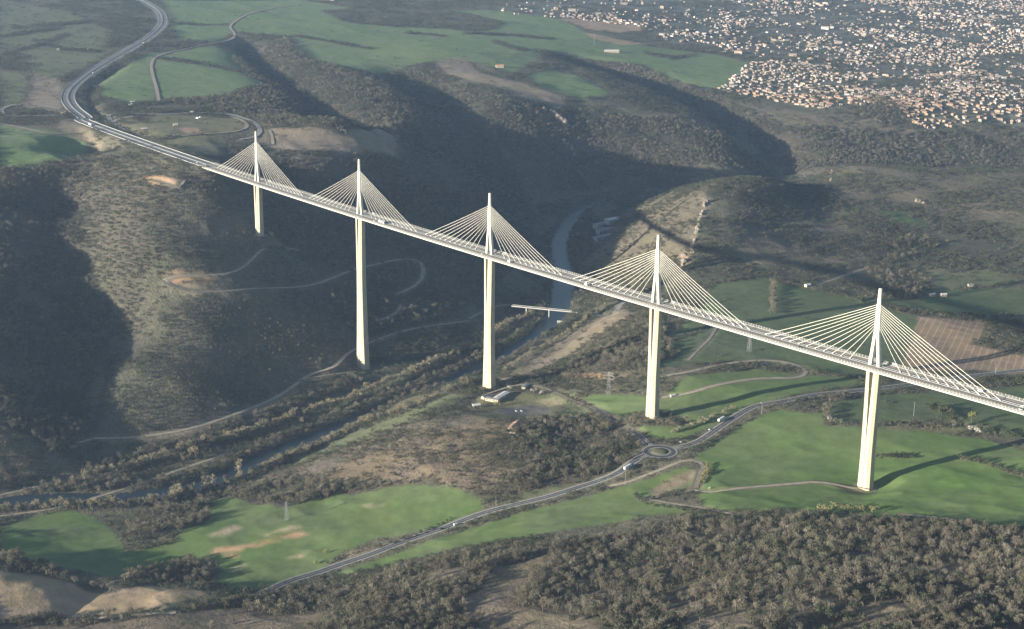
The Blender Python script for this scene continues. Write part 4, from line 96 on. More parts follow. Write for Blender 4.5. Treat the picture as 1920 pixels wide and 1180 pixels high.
ITEMS=[["farm",[-2239.1,1513.1,4701],[22,11,6,10,"orange","cream","cream farmhouse with orange roof on the plateau between green fields","farmhouse"]],["barn",[-2471.8,2149.9,5289],[46,12,5,5,"white","cream","long white shed by the road left of the big green field","shed"]],["hall",[-296.4,-10.7,2320],[30,9,4,60,"white","cream","long white roofed visitor building with a yellow wall near the third pier","visitor building"]],["hall",[-294.2,-27.7,2309],[20,8,4,-25,"grey","cream","grey roofed visitor building beside the white one","visitor building"]],["farm",[-116.0,-132.2,2105],[24,11,5,70,"pink","cream","old house with faded tiled roof alone in the knoll wood","house"]],["hall",[-1137.6,960.7,3554],[40,16,7,40,"white","grey","brightest white roofed industrial hall on the far river bank","industrial hall"]],["hall",[-1146.8,941.4,3550],[50,16,7,40,"grey","grey","grey industrial hall directly below the bright white roof","industrial hall"]],["hall",[-1115.2,919.4,3513],[50,14,7,40,"grey","grey","middle grey industrial hall on the far river bank","industrial hall"]],["hall",[-1072.1,875.0,3453],[50,14,7,40,"grey","grey","lowest grey industrial hall on the far river bank","industrial hall"]],["farm",[-352.3,692.7,2816],[9,7,4,30,"white","cream","small white house at the left end of the pale track","house"]],["farm",[-170.1,791.4,2779],[9,6,4,30,"white","cream","left of two small white houses below the dark hedge","house"]],["farm",[-159.2,806.6,2785],[9,6,4,10,"white","cream","right of two small white houses below the dark hedge","house"]],["farm",[-180.6,909.2,2879],[9,6,3,10,"grey","cream","low pale shed in the far dark green field","shed"]],["tent",[-1748.2,299.5,3630],[15,9,6,60,"white","white","white pointed canopy in the middle of the motorway loop","canopy"]],["farm",[-1660.4,198.3,3505],[9,6,3,20,"white","cream","small white building left of the pointed canopy","building"]],["farm",[-1660.7,126.8,3474],[11,6,3,20,"white","cream","white building in the dark hollow of the motorway loop","building"]],["farm",[-1532.8,124.0,3360],[7,5,3,20,"white","cream","small white hut at the lower edge of the motorway loop","hut"]],["farm",[-1834.5,328.6,3718],[6,4,3,0,"white","white","tiny white kiosk on the outer road of the loop","kiosk"]],["farm",[-2037.8,285.8,3879],[8,5,3,30,"white","white","upper of two small white sheds in the hedge","shed"]],["farm",[-2004.5,264.3,3840],[8,5,3,30,"white","white","lower of two small white sheds in the hedge","shed"]],["hall",[-3947.5,2018.3,6376],[60,16,6,0,"white","cream","long white building at the top edge left of centre","building"]],["farm",[-687.7,428.8,2894],[8,6,4,0,"white","cream","small white hut on the near river bank below the low bridge","hut"]],["farm",[-3034.7,544.6,4885],[8,5,3,0,"white","cream","small white shed among the hedges at the far left","shed"]],["farm",[-2987.7,613.6,4870],[8,5,3,0,"white","cream","small white shed among hedges beside the motorway curve","shed"]],["farm",[-56.2,90.5,2197],[6,4,2.5,20,"white","grey","pale hut at the end of the orange lay-by","hut"]],["farm",[-3248.3,2806.6,6298],[14,9,5,10,"orange","cream","farm with pink roof beside the reddish ploughed field","farmhouse"]],["wing",[-1987.2,94.4,3755],[14,3,5,-20,"cream","cream","sunlit concrete wing wall of the motorway underpass","wing wall"]],["farm",[-283.6,-65.1,2279],[10,7,4,20,"white","cream","small white shed at the left end of the visitor site","shed"]],["farm",[-308.6,-30.8,2318],[9,6,3,50,"grey","cream","small grey hut uphill of the visitor buildings","hut"]],["hall",[-304.9,39.9,2356],[16,6,3,70,"grey","cream","low grey kiosk in the trees behind the visitor site","kiosk"]],["pylon",[-145.6,-453.4,1977],[24,"small lattice power pylon standing in the green field at lower left","power pylon"]],["pylon",[-156.0,66.0,2257],[34,"grey lattice power pylon in the grass above the roundabout","power pylon"]],["pylon",[-123.9,309.1,2391],[34,"grey lattice power pylon just below the viaduct deck right of centre","power pylon"]],["post",[234.2,224.4,2104],[18,"single pale pole in the dark field under the viaduct","pole"]],["post",[96.1,98.5,2098],[14,"lamp post beside the curving road","lamp post"]],["post",[122.6,-158.0,1918],[14,"lamp post at the roadside left of the roundabout","lamp post"]],["post",[39.0,-282.9,1911],[10,"lamp post at the bend of the descending road","lamp post"]],["post",[-2602.5,2190.2,5412],[40,"thin pale mast by the far green field","mast"]],["post",[176.9,474.2,2332],[14,"lamp post on the road under the far right of the deck","lamp post"]],["truck",[95.9,-129.6,1952],[5,"white","white lorry driving down from the roundabout","lorry"]],["truck",[73.7,49.9,2080],[5,"white","white lorry with dark load on the upper road","lorry"]],["van",[38.2,-340.1,1883],[5,"white","white van on the middle of the descending road","van"]],["car",[32.7,-355.7,1880],[5,"dark","dark car just below the white van","car"]],["car",[82.4,20.5,2055],[5,"white","small white car between roundabout and lorry","car"]],["car",[59.2,102.4,2125],[5,"white","white car on the upper road beyond the lorry","car"]],["car",[82.7,-28.4,2024],[5,"white","white car leaving the roundabout","car"]],["car",[-281.1,-55.8,2283],[5,"white","leftmost white car parked by the visitor buildings","car"]],["car",[-225.3,-40.7,2248],[5,"white","white car parked on the car park edge","car"]],["car",[-220.6,-35.1,2248],[5,"white","white car parked right beside another on the car park edge","car"]],["truck",[-3023.0,801.6,4981],[5,"white","white lorry far up the motorway","lorry"]],["van",[-2528.9,414.8,4374],[5,"white","white van on the motorway bend","van"]],["car",[-2407.7,295.6,4216],[5,"dark","dark car on the outer edge of the motorway bend","car"]],["bush",[318.9,226.6,2057],[8,"blossom","left white blossoming shrub in the dark thicket","shrub"]],["bush",[329.1,225.1,2050],[9,"blossom","right and larger white blossoming shrub in the dark thicket","shrub"]],["poplar",[298.4,253.5,2089],[15,"yellow","tall yellowish tree standing up in the thicket under the deck","tree"]],["bush",[174.3,137.2,2075],[8,"blossom","pale round tree inside the curved hedge","tree"]],["bush",[-289.1,-51.5,2291],[8,"yellow","round yellow-green tree left of the grey roofed building","tree"]],["bush",[-271.0,-38.3,2285],[8,"yellow","round yellow-green tree right of the grey roofed building","tree"]],["bush",[-282.8,36.7,2338],[8,"blossom","left pale round tree above the car park","tree"]],["bush",[-267.0,37.4,2326],[8,"blossom","right pale round tree above the car park","tree"]],["bush",[-314.9,18.5,2351],[7,"blossom","pale tree behind the visitor buildings","tree"]],["bush",[-81.8,-126.6,2083],[10,"yellow","olive-green tree beside the old tiled house","tree"]],["bush",[-420.8,-327.5,2277],[8,"yellow","small bright yellow-green tree at the river bank lower left","tree"]],["bush",[-15.3,-494.8,1855],[6,"yellow","yellow-green shrub on the verge at the foot of the field","shrub"]],["bush",[-30.3,-471.2,1877],[6,"yellow","yellow-green shrub on the field edge above the verge","shrub"]],["bush",[228.0,-127.3,1860],[4,"blossom","pale shrub where the two tracks meet","shrub"]],["poplar",[-723.4,19.7,2681],[10,"bare","bare tree on the slope left of the tallest pier foot","tree"]],["poplar",[-568.6,-18.6,2545],[10,"bare","pale bare tree rising above the far bank row","tree"]],["poplar",[-532.4,-196.8,2427],[12,"bare","single pale tree in front of the far bank row","tree"]],["poplar",[-451.4,-539.5,2215],[9,"yellow","left of two yellowish trees at the water edge lower left","tree"]],["poplar",[-427.3,-522.6,2201],[9,"yellow","right of two yellowish trees at the water edge lower left","tree"]],["bush",[-751.5,458.7,2959],[7,"bare","bare shrub at the foot of the low bridge","shrub"]]]
VEH=[["car",882.5,-9,"white car on the viaduct just left of the third pylon","white"],["van",945.0,-9,"white van on the viaduct just right of the third pylon","white"],["truck",623.5,-9,"white lorry on the viaduct right of the second pylon","white"],["car",602.5,-9,"white car on the viaduct just behind the lorry","white"],["van",1107.5,-9,"white van on the viaduct between the third and fourth pylon","white"],["car",1125.0,-9,"silver car on the viaduct right behind the van","silver"],["car",668.5,9,"silver car on the far carriageway right of the second pylon","silver"],["van",1701.0,9,"white van on the far carriageway under the longest stays","white"],["car",1760.5,-9,"white car on the viaduct at the right edge","white"],["car",-28.0,-9,"white car entering the viaduct at its far left end","white"],["truck",-581.5,-9,"white lorry on the motorway bend before the viaduct","white"],["car",1473.5,-9,"dark car on the near carriageway between the fourth and fifth pylon","dark"],["car",1295.5,9,"silver car on the far carriageway right of the fourth pylon","silver"]]
STR=[-0.8687,-0.4954]
LB=[[-770.0,396.7,17.0],[-652.6,476.3,17.0]]
LBP=[[-750.0,401.5,15.0],[-715.3,425.7,15.0],[-679.7,451.3,15.0]]
CAM=[[1413.227,-1363.204,864.724],[0.623661,0.781657,0.007645],[-0.23467,0.177889,0.95566],[-0.745638,0.597802,-0.294374]]
FOC=3070.3432
HAZE=3.1e-5;HZC=(.46,.66,.98,1);SUN_AZ=12.;SUN_EL=11.5;SUN_E=5.;SKY=.062;EXPO=1.4
import bpy,bmesh,math,random
from mathutils import Vector,Matrix
random.seed(7);rng=np.random.default_rng(7)
SC=bpy.context.scene;COL=SC.collection
CP=np.array(CAM[0]);RT,UP,FW=[np.array(a) for a in CAM[1:]]
YAW=math.atan2(FW[0],FW[1])
roads_cut=[(r[2],r[1]/2+1.5,{'track':6,'main':9,'ramp':10}[r[0]]) for r in ROADS]+[(MW,19,28),([[RB[0]-2,RB[1],RB[2]],[RB[0]+2,RB[1],RB[2]]],22,14)]+[([[p[0]-1,p[1],z],[p[0]+1,p[1],z]],10 if z>6 else 14,34) for p,z in PADS]
T=Terrain(CTRL,RAV,roads_cut,RIVER)
def H(x,y):return float(T.h(np.array([x],float),np.array([y],float))[0])
def img(x,y,z):
    d=np.stack([x-CP[0],y-CP[1],z-CP[2]],-1);w=d@FW
    return 960+FOC*(d@RT)/w,590-FOC*(d@UP)/w
# ---------------------------------------------------------------- materials
def mat(name,rgb,rough=.8,var=0.,scale=.2,spec=.3,alpha=1.,rnd=None,metal=0.,bump=0.):
    m=bpy.data.materials.new(name);m.use_nodes=True;n=m.node_tree.nodes;l=m.node_tree.links;b=n['Principled BSDF']
    b.inputs['Roughness'].default_value=rough;b.inputs['Specular IOR Level'].default_value=spec;b.inputs['Metallic'].default_value=metal
    b.inputs['Base Color'].default_value=(*rgb,1)
    if alpha<1:b.inputs['Alpha'].default_value=alpha
    src=None
    if rnd:
        oi=n.new('ShaderNodeObjectInfo');cr=n.new('ShaderNodeValToRGB');cr.color_ramp.interpolation='LINEAR'
        e=cr.color_ramp.elements
        for i,c in enumerate(rnd):
            if i<2:e[i].position=i/(len(rnd)-1);e[i].color=(*c,1)
            else:
                q=e.new(i/(len(rnd)-1));q.color=(*c,1)
        if len(rnd)>2:
            for i,c in enumerate(rnd):
                e[i].position=i/(len(rnd)-1)
                e[i].color=(*c,1)
        l.new(oi.outputs['Random'],cr.inputs[0]);src=cr.outputs[0]
    if var>0:
        g=n.new('ShaderNodeNewGeometry');nz=n.new('ShaderNodeTexNoise');nz.inputs['Scale'].default_value=scale;nz.inputs['Detail'].default_value=4
        l.new(g.outputs['Position'],nz.inputs['Vector'])
        mr=n.new('ShaderNodeMapRange');mr.inputs[1].default_value=.3;mr.inputs[2].default_value=.7;mr.inputs[3].default_value=1-var;mr.inputs[4].default_value=1+var
        l.new(nz.outputs['Fac'],mr.inputs[0])
        mx=n.new('ShaderNodeVectorMath');mx.operation='SCALE'
        if src is None:
            mx.inputs[0].default_value=rgb
        else:l.new(src,mx.inputs[0])
        l.new(mr.outputs[0],mx.inputs['Scale']);src=mx.outputs[0]
    if src is not None:l.new(src,b.inputs['Base Color'])
    return m
M_conc=mat('pale_concrete',(.50,.435,.315),.85,.10,.10)
def pour_joints(m):
    n=m.node_tree.nodes;l=m.node_tree.links;b=n['Principled BSDF'];src=b.inputs['Base Color'].links[0].from_socket
    g=n.new('ShaderNodeNewGeometry');sx=n.new('ShaderNodeSeparateXYZ');l.new(g.outputs['Position'],sx.inputs[0])
    a=n.new('ShaderNodeMath');a.operation='MODULO';a.inputs[1].default_value=4.;l.new(sx.outputs[2],a.inputs[0])
    c=n.new('ShaderNodeMath');c.operation='LESS_THAN';c.inputs[1].default_value=.45;l.new(a.outputs[0],c.inputs[0])
    mp=n.new('ShaderNodeMapping');mp.inputs['Scale'].default_value=(.9,.9,.03);l.new(g.outputs['Position'],mp.inputs[0]);z=n.new('ShaderNodeTexNoise');z.inputs['Scale'].default_value=1.;z.inputs['Detail'].default_value=3;l.new(mp.outputs[0],z.inputs['Vector'])
    r=n.new('ShaderNodeMapRange');r.inputs[1].default_value=.35;r.inputs[2].default_value=.65;r.inputs[3].default_value=.90;r.inputs[4].default_value=1.06;l.new(z.outputs['Fac'],r.inputs[0])
    d=n.new('ShaderNodeMath');d.operation='MULTIPLY_ADD';l.new(c.outputs[0],d.inputs[0]);d.inputs[1].default_value=-.2;l.new(r.outputs[0],d.inputs[2])
    s=n.new('ShaderNodeVectorMath');s.operation='SCALE';l.new(src,s.inputs[0]);l.new(d.outputs[0],s.inputs['Scale']);l.new(s.outputs[0],b.inputs['Base Color'])
pour_joints(M_conc)
M_steel=mat('white_steel',(.64,.60,.49),.5,.03,.3)
M_stay=mat('stay_sheath',(.80,.77,.67),.5)
M_deckroad=mat('deck_asphalt',(.34,.295,.235),.9,.12,.25)
M_median=mat('median_grating',(.10,.085,.07),.9,.2,.5)
M_fascia=mat('fascia_steel',(.52,.49,.42),.5,.05,.4)
M_barr=mat('weathered_concrete',(.42,.41,.38),.9,.1,.4)
M_acr=mat('clear_acrylic',(.34,.33,.31),.4,alpha=.45)
M_asph=mat('asphalt',(.075,.075,.08),.9,.22,.12)
M_asph2=mat('motorway_asphalt',(.15,.15,.15),.9,.15,.06)
M_ramp=mat('pale_worn_asphalt',(.24,.23,.21),.9,.15,.08)
M_line=mat('road_paint',(.55,.55,.52),.7)
M_verge=mat('pale_gravel',(.26,.24,.20),.95,.15,.2)
M_dirt=mat('track_gravel',(.29,.25,.19),.95,.2,.15)
M_white=mat('white_paint',(.75,.75,.73),.4,spec=.5)
M_silver=mat('silver_paint',(.42,.44,.46),.3,spec=.5,metal=.4)
M_dark=mat('dark_paint',(.03,.03,.035),.35,spec=.5)
M_glass=mat('tinted_glass',(.02,.025,.03),.1,spec=.6)
M_rub=mat('rubber',(.02,.02,.02),.9)
M_galv=mat('galvanised_steel',(.32,.33,.33),.5,metal=.3)
WALL=dict(cream=mat('cream_render',(.46,.39,.29),.9,.12,.3),white=mat('white_render',(.78,.77,.73),.8,.05,.3),grey=mat('grey_cladding',(.35,.36,.37),.7,.1,.3))
ROOF=dict(orange=mat('orange_tiles',(.50,.25,.13),.9,.25,.6),pink=mat('faded_tiles',(.34,.21,.16),.9,.3,.5),white=mat('white_sheet_roof',(.55,.54,.51),.5,.05,.2),grey=mat('grey_sheet_roof',(.20,.20,.21),.6,.1,.3),cream=mat('cream_concrete_top',(.6,.5,.37),.9,.1,.3))
M_hwall=mat('house_wall',(.6,.5,.4),.9,rnd=[(.40,.30,.20),(.43,.37,.29),(.31,.22,.15),(.45,.41,.35),(.34,.26,.18)])
M_hroof=mat('house_tiles',(.4,.2,.12),.9,.2,.5,rnd=[(.46,.22,.12),(.36,.22,.15),(.28,.20,.16),(.50,.28,.17),(.24,.22,.21)])
M_bark=mat('grey_bark',(.16,.13,.10),.95,.2,1.)
M_bare=mat('bare_twigs',(.2,.15,.1),.95,var=.42,scale=.018,rnd=[(.155,.135,.10),(.105,.096,.072),(.18,.162,.125),(.085,.08,.06),(.135,.135,.085),(.13,.108,.08)])
M_pop=mat('budding_twigs',(.2,.18,.1),.95,rnd=[(.27,.235,.15),(.22,.20,.14),(.30,.26,.155),(.2,.185,.135)])
M_green=mat('dark_evergreen_leaves',(.05,.07,.035),.9,var=.3,scale=.03,rnd=[(.05,.06,.034),(.066,.073,.04),(.04,.05,.031),(.09,.09,.05)])
M_bush=mat('scrub_leaves',(.08,.085,.05),.95,var=.3,scale=.03,rnd=[(.07,.068,.044),(.046,.053,.033),(.10,.09,.06),(.056,.058,.04)])
M_spring=mat('young_leaves',(.2,.2,.07),.9,rnd=[(.20,.19,.085),(.24,.22,.10),(.17,.18,.07)])
M_yel=mat('yellow_green_leaves',(.24,.24,.08),.9,.1,1.)
M_blos=mat('pale_blossom',(.5,.47,.40),.9,.1,1.)
# ---------------------------------------------------------------- helpers
def newmesh(name,V,F,mats,parent=None,mi=None,smooth=False,link=True):
    me=bpy.data.meshes.new(name);me.from_pydata([tuple(map(float,v)) for v in V],[],[tuple(int(i) for i in f) for f in F])
    for m in (mats if isinstance(mats,(list,tuple)) else [mats]):me.materials.append(m)
    if mi is not None:me.polygons.foreach_set('material_index',np.array(mi,dtype=np.int32))
    if smooth:me.polygons.foreach_set('use_smooth',np.ones(len(me.polygons),bool))
    me.update();o=bpy.data.objects.new(name,me)
    if link:COL.objects.link(o)
    if parent is not None:o.parent=parent
    return o
class MB:
    def __init__(s):s.V=[];s.F=[];s.I=[]
    def add(s,V,F,i=0):
        b=len(s.V);s.V+=[tuple(v) for v in V];s.F+=[tuple(b+k for k in f) for f in F];s.I+=[i]*len(F);return s
    def box(s,x0,x1,y0,y1,z0,z1,i=0,xf=None):
        V=[(x,y,z) for z in (z0,z1) for x,y in ((x0,y0),(x1,y0),(x1,y1),(x0,y1))]
        if xf:V=[xf(*v) for v in V]
        return s.add(V,[(3,2,1,0),(4,5,6,7),(0,1,5,4),(1,2,6,5),(2,3,7,6),(3,0,4,7)],i)
    def loft(s,rings,i=0,caps=True):
        n=len(rings[0]);V=[v for r in rings for v in r];F=[]
        for k in range(len(rings)-1):
            for j in range(n):
                a=k*n+j;b=k*n+(j+1)%n;F.append((a,b,b+n,a+n))
        if caps:F+=[tuple(range(n))[::-1],tuple((len(rings)-1)*n+j for j in range(n))]
        return s.add(V,F,i)
    def tube(s,p,q,r,n=5,i=0,r2=None):
        p=Vector(p);q=Vector(q);d=(q-p).normalized();u=d.orthogonal().normalized();v=d.cross(u);r2=r if r2 is None else r2
        R=[[tuple(c+(u*math.cos(6.2832*k/n)+v*math.sin(6.2832*k/n))*rr) for k in range(n)] for c,rr in ((p,r),(q,r2))]
        return s.loft(R,i)
    def build(s,name,mats,parent=None,smooth=False,link=True):return newmesh(name,s.V,s.F,mats,parent,s.I,smooth,link)
def tag(o,label=None,cat=None,group=None,kind=None):
    if label:o['label']=label
    if cat:o['category']=cat
    if group:o['group']=group
    if kind:o['kind']=kind
    return o
def empty(name,loc,rz=0,scale=1):
    o=bpy.data.objects.new(name,None);COL.objects.link(o);o.location=loc;o.rotation_euler=(0,0,rz);o.empty_display_size=2
    if scale!=1:o.scale=(scale,)*3
    return o
def copy_tree(o,parent=None):
    c=o.copy();COL.objects.link(c);c.parent=parent
    for ch in o.children:copy_tree(ch,c)
    return c
def inpoly(x,y,P):
    P=np.asarray(P,float);r=np.zeros(x.shape,bool);j=len(P)-1
    for i in range(len(P)):
        xi,yi=P[i];xj,yj=P[j]
        if yi!=yj:
            c=((yi>y)!=(yj>y))&(x<(xj-xi)*(y-yi)/(yj-yi)+xi);r^=c
        j=i
    return r
# ---------------------------------------------------------------- ground
CLS={'scrub':((.118,.112,.078),1.,.55),'spur':((.098,.088,.066),.9,.74),'hedge':((.08,.075,.055),1.,1.),'tanscrub':((.168,.142,.10),.9,.40),'tan':((.24,.195,.14),.35,.03),'knoll':((.20,.155,.105),.8,.55),
'grassy':((.135,.15,.08),.45,.06),'olive':((.17,.16,.09),.3,.02),'scrubshade':((.085,.085,.06),.7,.35),'town':((.16,.16,.135),.8,.42),  # dark scrub also has shade put into its colour, blending in the deck shadow
'field':((.108,.158,.055),0.,0),'fieldbright':((.108,.17,.05),0.,0),'fielddark':((.085,.115,.055),.1,.004),'fieldgrey':((.145,.20,.085),.05,.006),'fieldbright2':((.16,.21,.08),0.,0),
'plough':((.38,.26,.17),.1,0),'stripes':((.27,.19,.125),.1,0),'badland':((.36,.265,.17),.12,0),'orange':((.42,.27,.16),.25,0),'pale':((.38,.32,.21),.25,0),
'rock':((.27,.23,.18),.9,.10),'asphaltlot':((.14,.13,.125),.1,0),'forest':((.085,.072,.055),1.,1.),'forestgreen':((.12,.108,.08),1.,.66),'clear':((.20,.16,.11),.6,.03)}
CN=list(CLS)
def spacing(lo,hi,k):return np.exp(np.arange(math.log(lo),math.log(hi),k))
rr=np.concatenate([spacing(150,1080,.02),spacing(1080,8300,.0019),spacing(8300,15000,.012)])
tt=np.concatenate([np.arange(-1.25,-.40,.009),np.arange(-.40,.40,.00135),np.arange(.40,1.25,.009)])+YAW
NR,NT=len(rr),len(tt)
RR,TT=np.meshgrid(rr,tt,indexing='ij')
GX=(CP[0]+RR*np.sin(TT)).ravel();GY=(CP[1]+RR*np.cos(TT)).ravel()
GZ=T.h(GX,GY)
w1=fbm(GX,GY,22.,3,31)*5;w2=fbm(GX,GY,22.,3,37)*5
cls=np.zeros(len(GX),np.int16)
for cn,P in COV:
    P=np.array(P,float);soft=.5 if cn.startswith(('field','plough','stripes')) else (3.2 if cn in('forest','tanscrub','scrubshade','forestgreen','knoll','spur','clear','grassy') else 1.)
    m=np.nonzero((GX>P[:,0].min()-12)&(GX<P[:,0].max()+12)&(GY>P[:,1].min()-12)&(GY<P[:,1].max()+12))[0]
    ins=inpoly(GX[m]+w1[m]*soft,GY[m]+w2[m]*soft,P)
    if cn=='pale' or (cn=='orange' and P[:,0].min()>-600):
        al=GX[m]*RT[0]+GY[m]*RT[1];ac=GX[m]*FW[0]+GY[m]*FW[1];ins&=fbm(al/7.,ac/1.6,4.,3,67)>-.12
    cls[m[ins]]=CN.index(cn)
colt=np.array([CLS[c][0] for c in CN]);rgt=np.array([CLS[c][1] for c in CN]);dnt=np.array([CLS[c][2] for c in CN])
col=colt[cls].astype(np.float32);rgh=rgt[cls].astype(np.float32)
for _k in range(1):
    g_=col.reshape(NR,NT,3);h_=g_.copy();h_[1:-1]=(g_[:-2]+g_[1:-1]*1.2+g_[2:])/3.2;g2=h_.copy();g2[:,1:-1]=(h_[:,:-2]+h_[:,1:-1]*1.2+h_[:,2:])/3.2;col=g2.reshape(-1,3)
    q_=rgh.reshape(NR,NT);q2=q_.copy();q2[1:-1,1:-1]=(q_[:-2,1:-1]+q_[2:,1:-1]+q_[1:-1,:-2]+q_[1:-1,2:]+q_[1:-1,1:-1])/5;rgh=q2.reshape(-1)
# river banks
dR,tR=seg_dist(GX,GY,RIVER);dR=dR/np.clip(.4+tR/1500.,.4,1)
bank=dR<34
col[bank]=(.11,.10,.075);nocover=dR<19
nearroad=np.zeros(len(GX),bool)
for pl,hw,bl in roads_cut:
    xs=[p[0] for p in pl];ys=[p[1] for p in pl];m=np.nonzero((GX>min(xs)-hw-9)&(GX<max(xs)+hw+9)&(GY>min(ys)-hw-9)&(GY<max(ys)+hw+9))[0]
    d,_=seg_dist(GX[m],GY[m],pl);w=np.clip((d-hw)/5,0,1)[:,None].astype(np.float32)
    vg=np.array((.165,.15,.105),np.float32)
    col[m]=col[m]*w+vg*(1-w)*(1)+0;nearroad[m[d<hw+3]]=True
for p_,z_ in PADS:
    d_=np.hypot(GX-p_[0],GY-p_[1])+w1*.9;k_=np.clip((15-d_)/3,0,1)[:,None].astype(np.float32)*.8;col=col*(1-k_)+np.array((.27,.235,.17),np.float32)*k_;dens_pad=d_<16;nearroad|=dens_pad
V=np.stack([GX,GY,GZ],1).astype(np.float32)
i0=(np.arange(NR-1)[:,None]*NT+np.arange(NT-1)[None]).ravel()
FQ=np.stack([i0,i0+1,i0+NT+1,i0+NT],1).astype(np.int32)[:,::-1]
me=bpy.data.meshes.new('ground');me.vertices.add(len(V));me.vertices.foreach_set('co',V.ravel());me.loops.add(FQ.size);me.loops.foreach_set('vertex_index',FQ.ravel())
me.polygons.add(len(FQ));me.polygons.foreach_set('loop_start',np.arange(0,FQ.size,4,dtype=np.int32));me.polygons.foreach_set('use_smooth',np.ones(len(FQ),bool));me.update()
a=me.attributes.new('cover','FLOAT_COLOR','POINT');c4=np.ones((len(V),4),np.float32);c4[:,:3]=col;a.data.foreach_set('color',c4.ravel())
a=me.attributes.new('roughness_mask','FLOAT','POINT');a.data.foreach_set('value',rgh)
a=me.attributes.new('furrows','FLOAT','POINT');a.data.foreach_set('value',(cls==CN.index('stripes')).astype(np.float32))
ground=bpy.data.objects.new('ground',me);COL.objects.link(ground);tag(ground,'rolling valley sides and fields under the viaduct',None,None,'structure')
def ground_mat():
    m=bpy.data.materials.new('ground');m.use_nodes=True;n=m.node_tree.nodes;l=m.node_tree.links;b=n['Principled BSDF'];b.inputs['Roughness'].default_value=.95;b.inputs['Specular IOR Level'].default_value=.15
    def N(t,**k):
        q=n.new(t)
        for a_,v in k.items():setattr(q,a_,v)
        return q
    at=N('ShaderNodeAttribute',attribute_name='cover');ar=N('ShaderNodeAttribute',attribute_name='roughness_mask');af=N('ShaderNodeAttribute',attribute_name='furrows')
    g=N('ShaderNodeNewGeometry')
    def noise(sc,det=4,rough=.6):
        q=N('ShaderNodeTexNoise');q.inputs['Scale'].default_value=sc;q.inputs['Detail'].default_value=det;q.inputs['Roughness'].default_value=rough;l.new(g.outputs['Position'],q.inputs['Vector']);return q.outputs['Fac']
    def mr(v,a0,a1,b0,b1):
        q=N('ShaderNodeMapRange');q.inputs[1].default_value=a0;q.inputs[2].default_value=a1;q.inputs[3].default_value=b0;q.inputs[4].default_value=b1;l.new(v,q.inputs[0]);return q.outputs[0]
    def mth(op,x,y):
        q=N('ShaderNodeMath',operation=op)
        for k,v in enumerate((x,y)):
            if isinstance(v,(int,float)):q.inputs[k].default_value=v
            else:l.new(v,q.inputs[k])
        return q.outputs[0]
    def mix(f,A,B):
        q=N('ShaderNodeMix',data_type='RGBA')
        for k,v in ((0,f),(6,A),(7,B)):
            if isinstance(v,(int,float)):q.inputs[k].default_value=v
            elif isinstance(v,tuple):q.inputs[k].default_value=(*v,1)
            else:l.new(v,q.inputs[k])
        return q.outputs[2]
    big=noise(.011,5);mid=noise(.05,5,.65);fine=noise(.32,4,.7)
    base=at.outputs['Color']
    # broad drifts of drier and lusher growth
    hs=N('ShaderNodeHueSaturation');l.new(base,hs.inputs['Color']);l.new(mr(big,.3,.7,.485,.512),hs.inputs['Hue']);l.new(mr(big,.3,.7,.8,1.15),hs.inputs['Saturation']);l.new(mr(mid,.28,.72,.80,1.2),hs.inputs['Value'])
    c=hs.outputs[0]
    # tufts and low scrub
    tuft=mth('MULTIPLY',mr(fine,.50,.60,0,.75),ar.outputs['Fac'])
    c=mix(tuft,c,(.062,.06,.04))
    dry=mth('MULTIPLY',mr(noise(.12,3),.58,.68,0,.5),ar.outputs['Fac'])
    c=mix(dry,c,(.22,.19,.14))
    # furrows of the ploughed field
    dt=N('ShaderNodeVectorMath',operation='DOT_PRODUCT');l.new(g.outputs['Position'],dt.inputs[0]);dt.inputs[1].default_value=(STR[0],STR[1],0)
    sn=mth('SINE',mth('ADD',mth('MULTIPLY',dt.outputs['Value'],2*math.pi/10.5),mth('MULTIPLY',mid,2.)),0.)
    c=mix(mth('MULTIPLY',mr(sn,.55,1.,0,.6),af.outputs['Fac']),c,(.42,.32,.24))
    dm=N('ShaderNodeVectorMath',operation='DOT_PRODUCT');l.new(g.outputs['Position'],dm.inputs[0]);dm.inputs[1].default_value=(.55,.83,0)
    mow=mr(mth('SINE',mth('ADD',mth('MULTIPLY',dm.outputs['Value'],2*math.pi/13),mth('MULTIPLY',big,9.)),0.),.2,1.,0.,.10)
    c=mix(mth('MULTIPLY',mow,mr(ar.outputs['Fac'],0,.3,1.,0)),c,(.16,.19,.08))
    drier=mth('MULTIPLY',mr(noise(.022,5,.7),.50,.68,0,.55),mr(ar.outputs['Fac'],0,.3,1.,.2))
    c=mix(drier,c,(.15,.165,.075))
    l.new(c,b.inputs['Base Color'])
    bp=N('ShaderNodeBump');bp.inputs['Distance'].default_value=1.;l.new(mth('MULTIPLY',mth('SUBTRACT',mth('ADD',fine,mth('MULTIPLY',mid,2.)),1.5),mth('ADD',mth('MULTIPLY',ar.outputs['Fac'],2.4),.25)),bp.inputs['Height']);bp.inputs['Strength'].default_value=.8
    l.new(bp.outputs[0],b.inputs['Normal'])
    return m
me.materials.append(ground_mat())
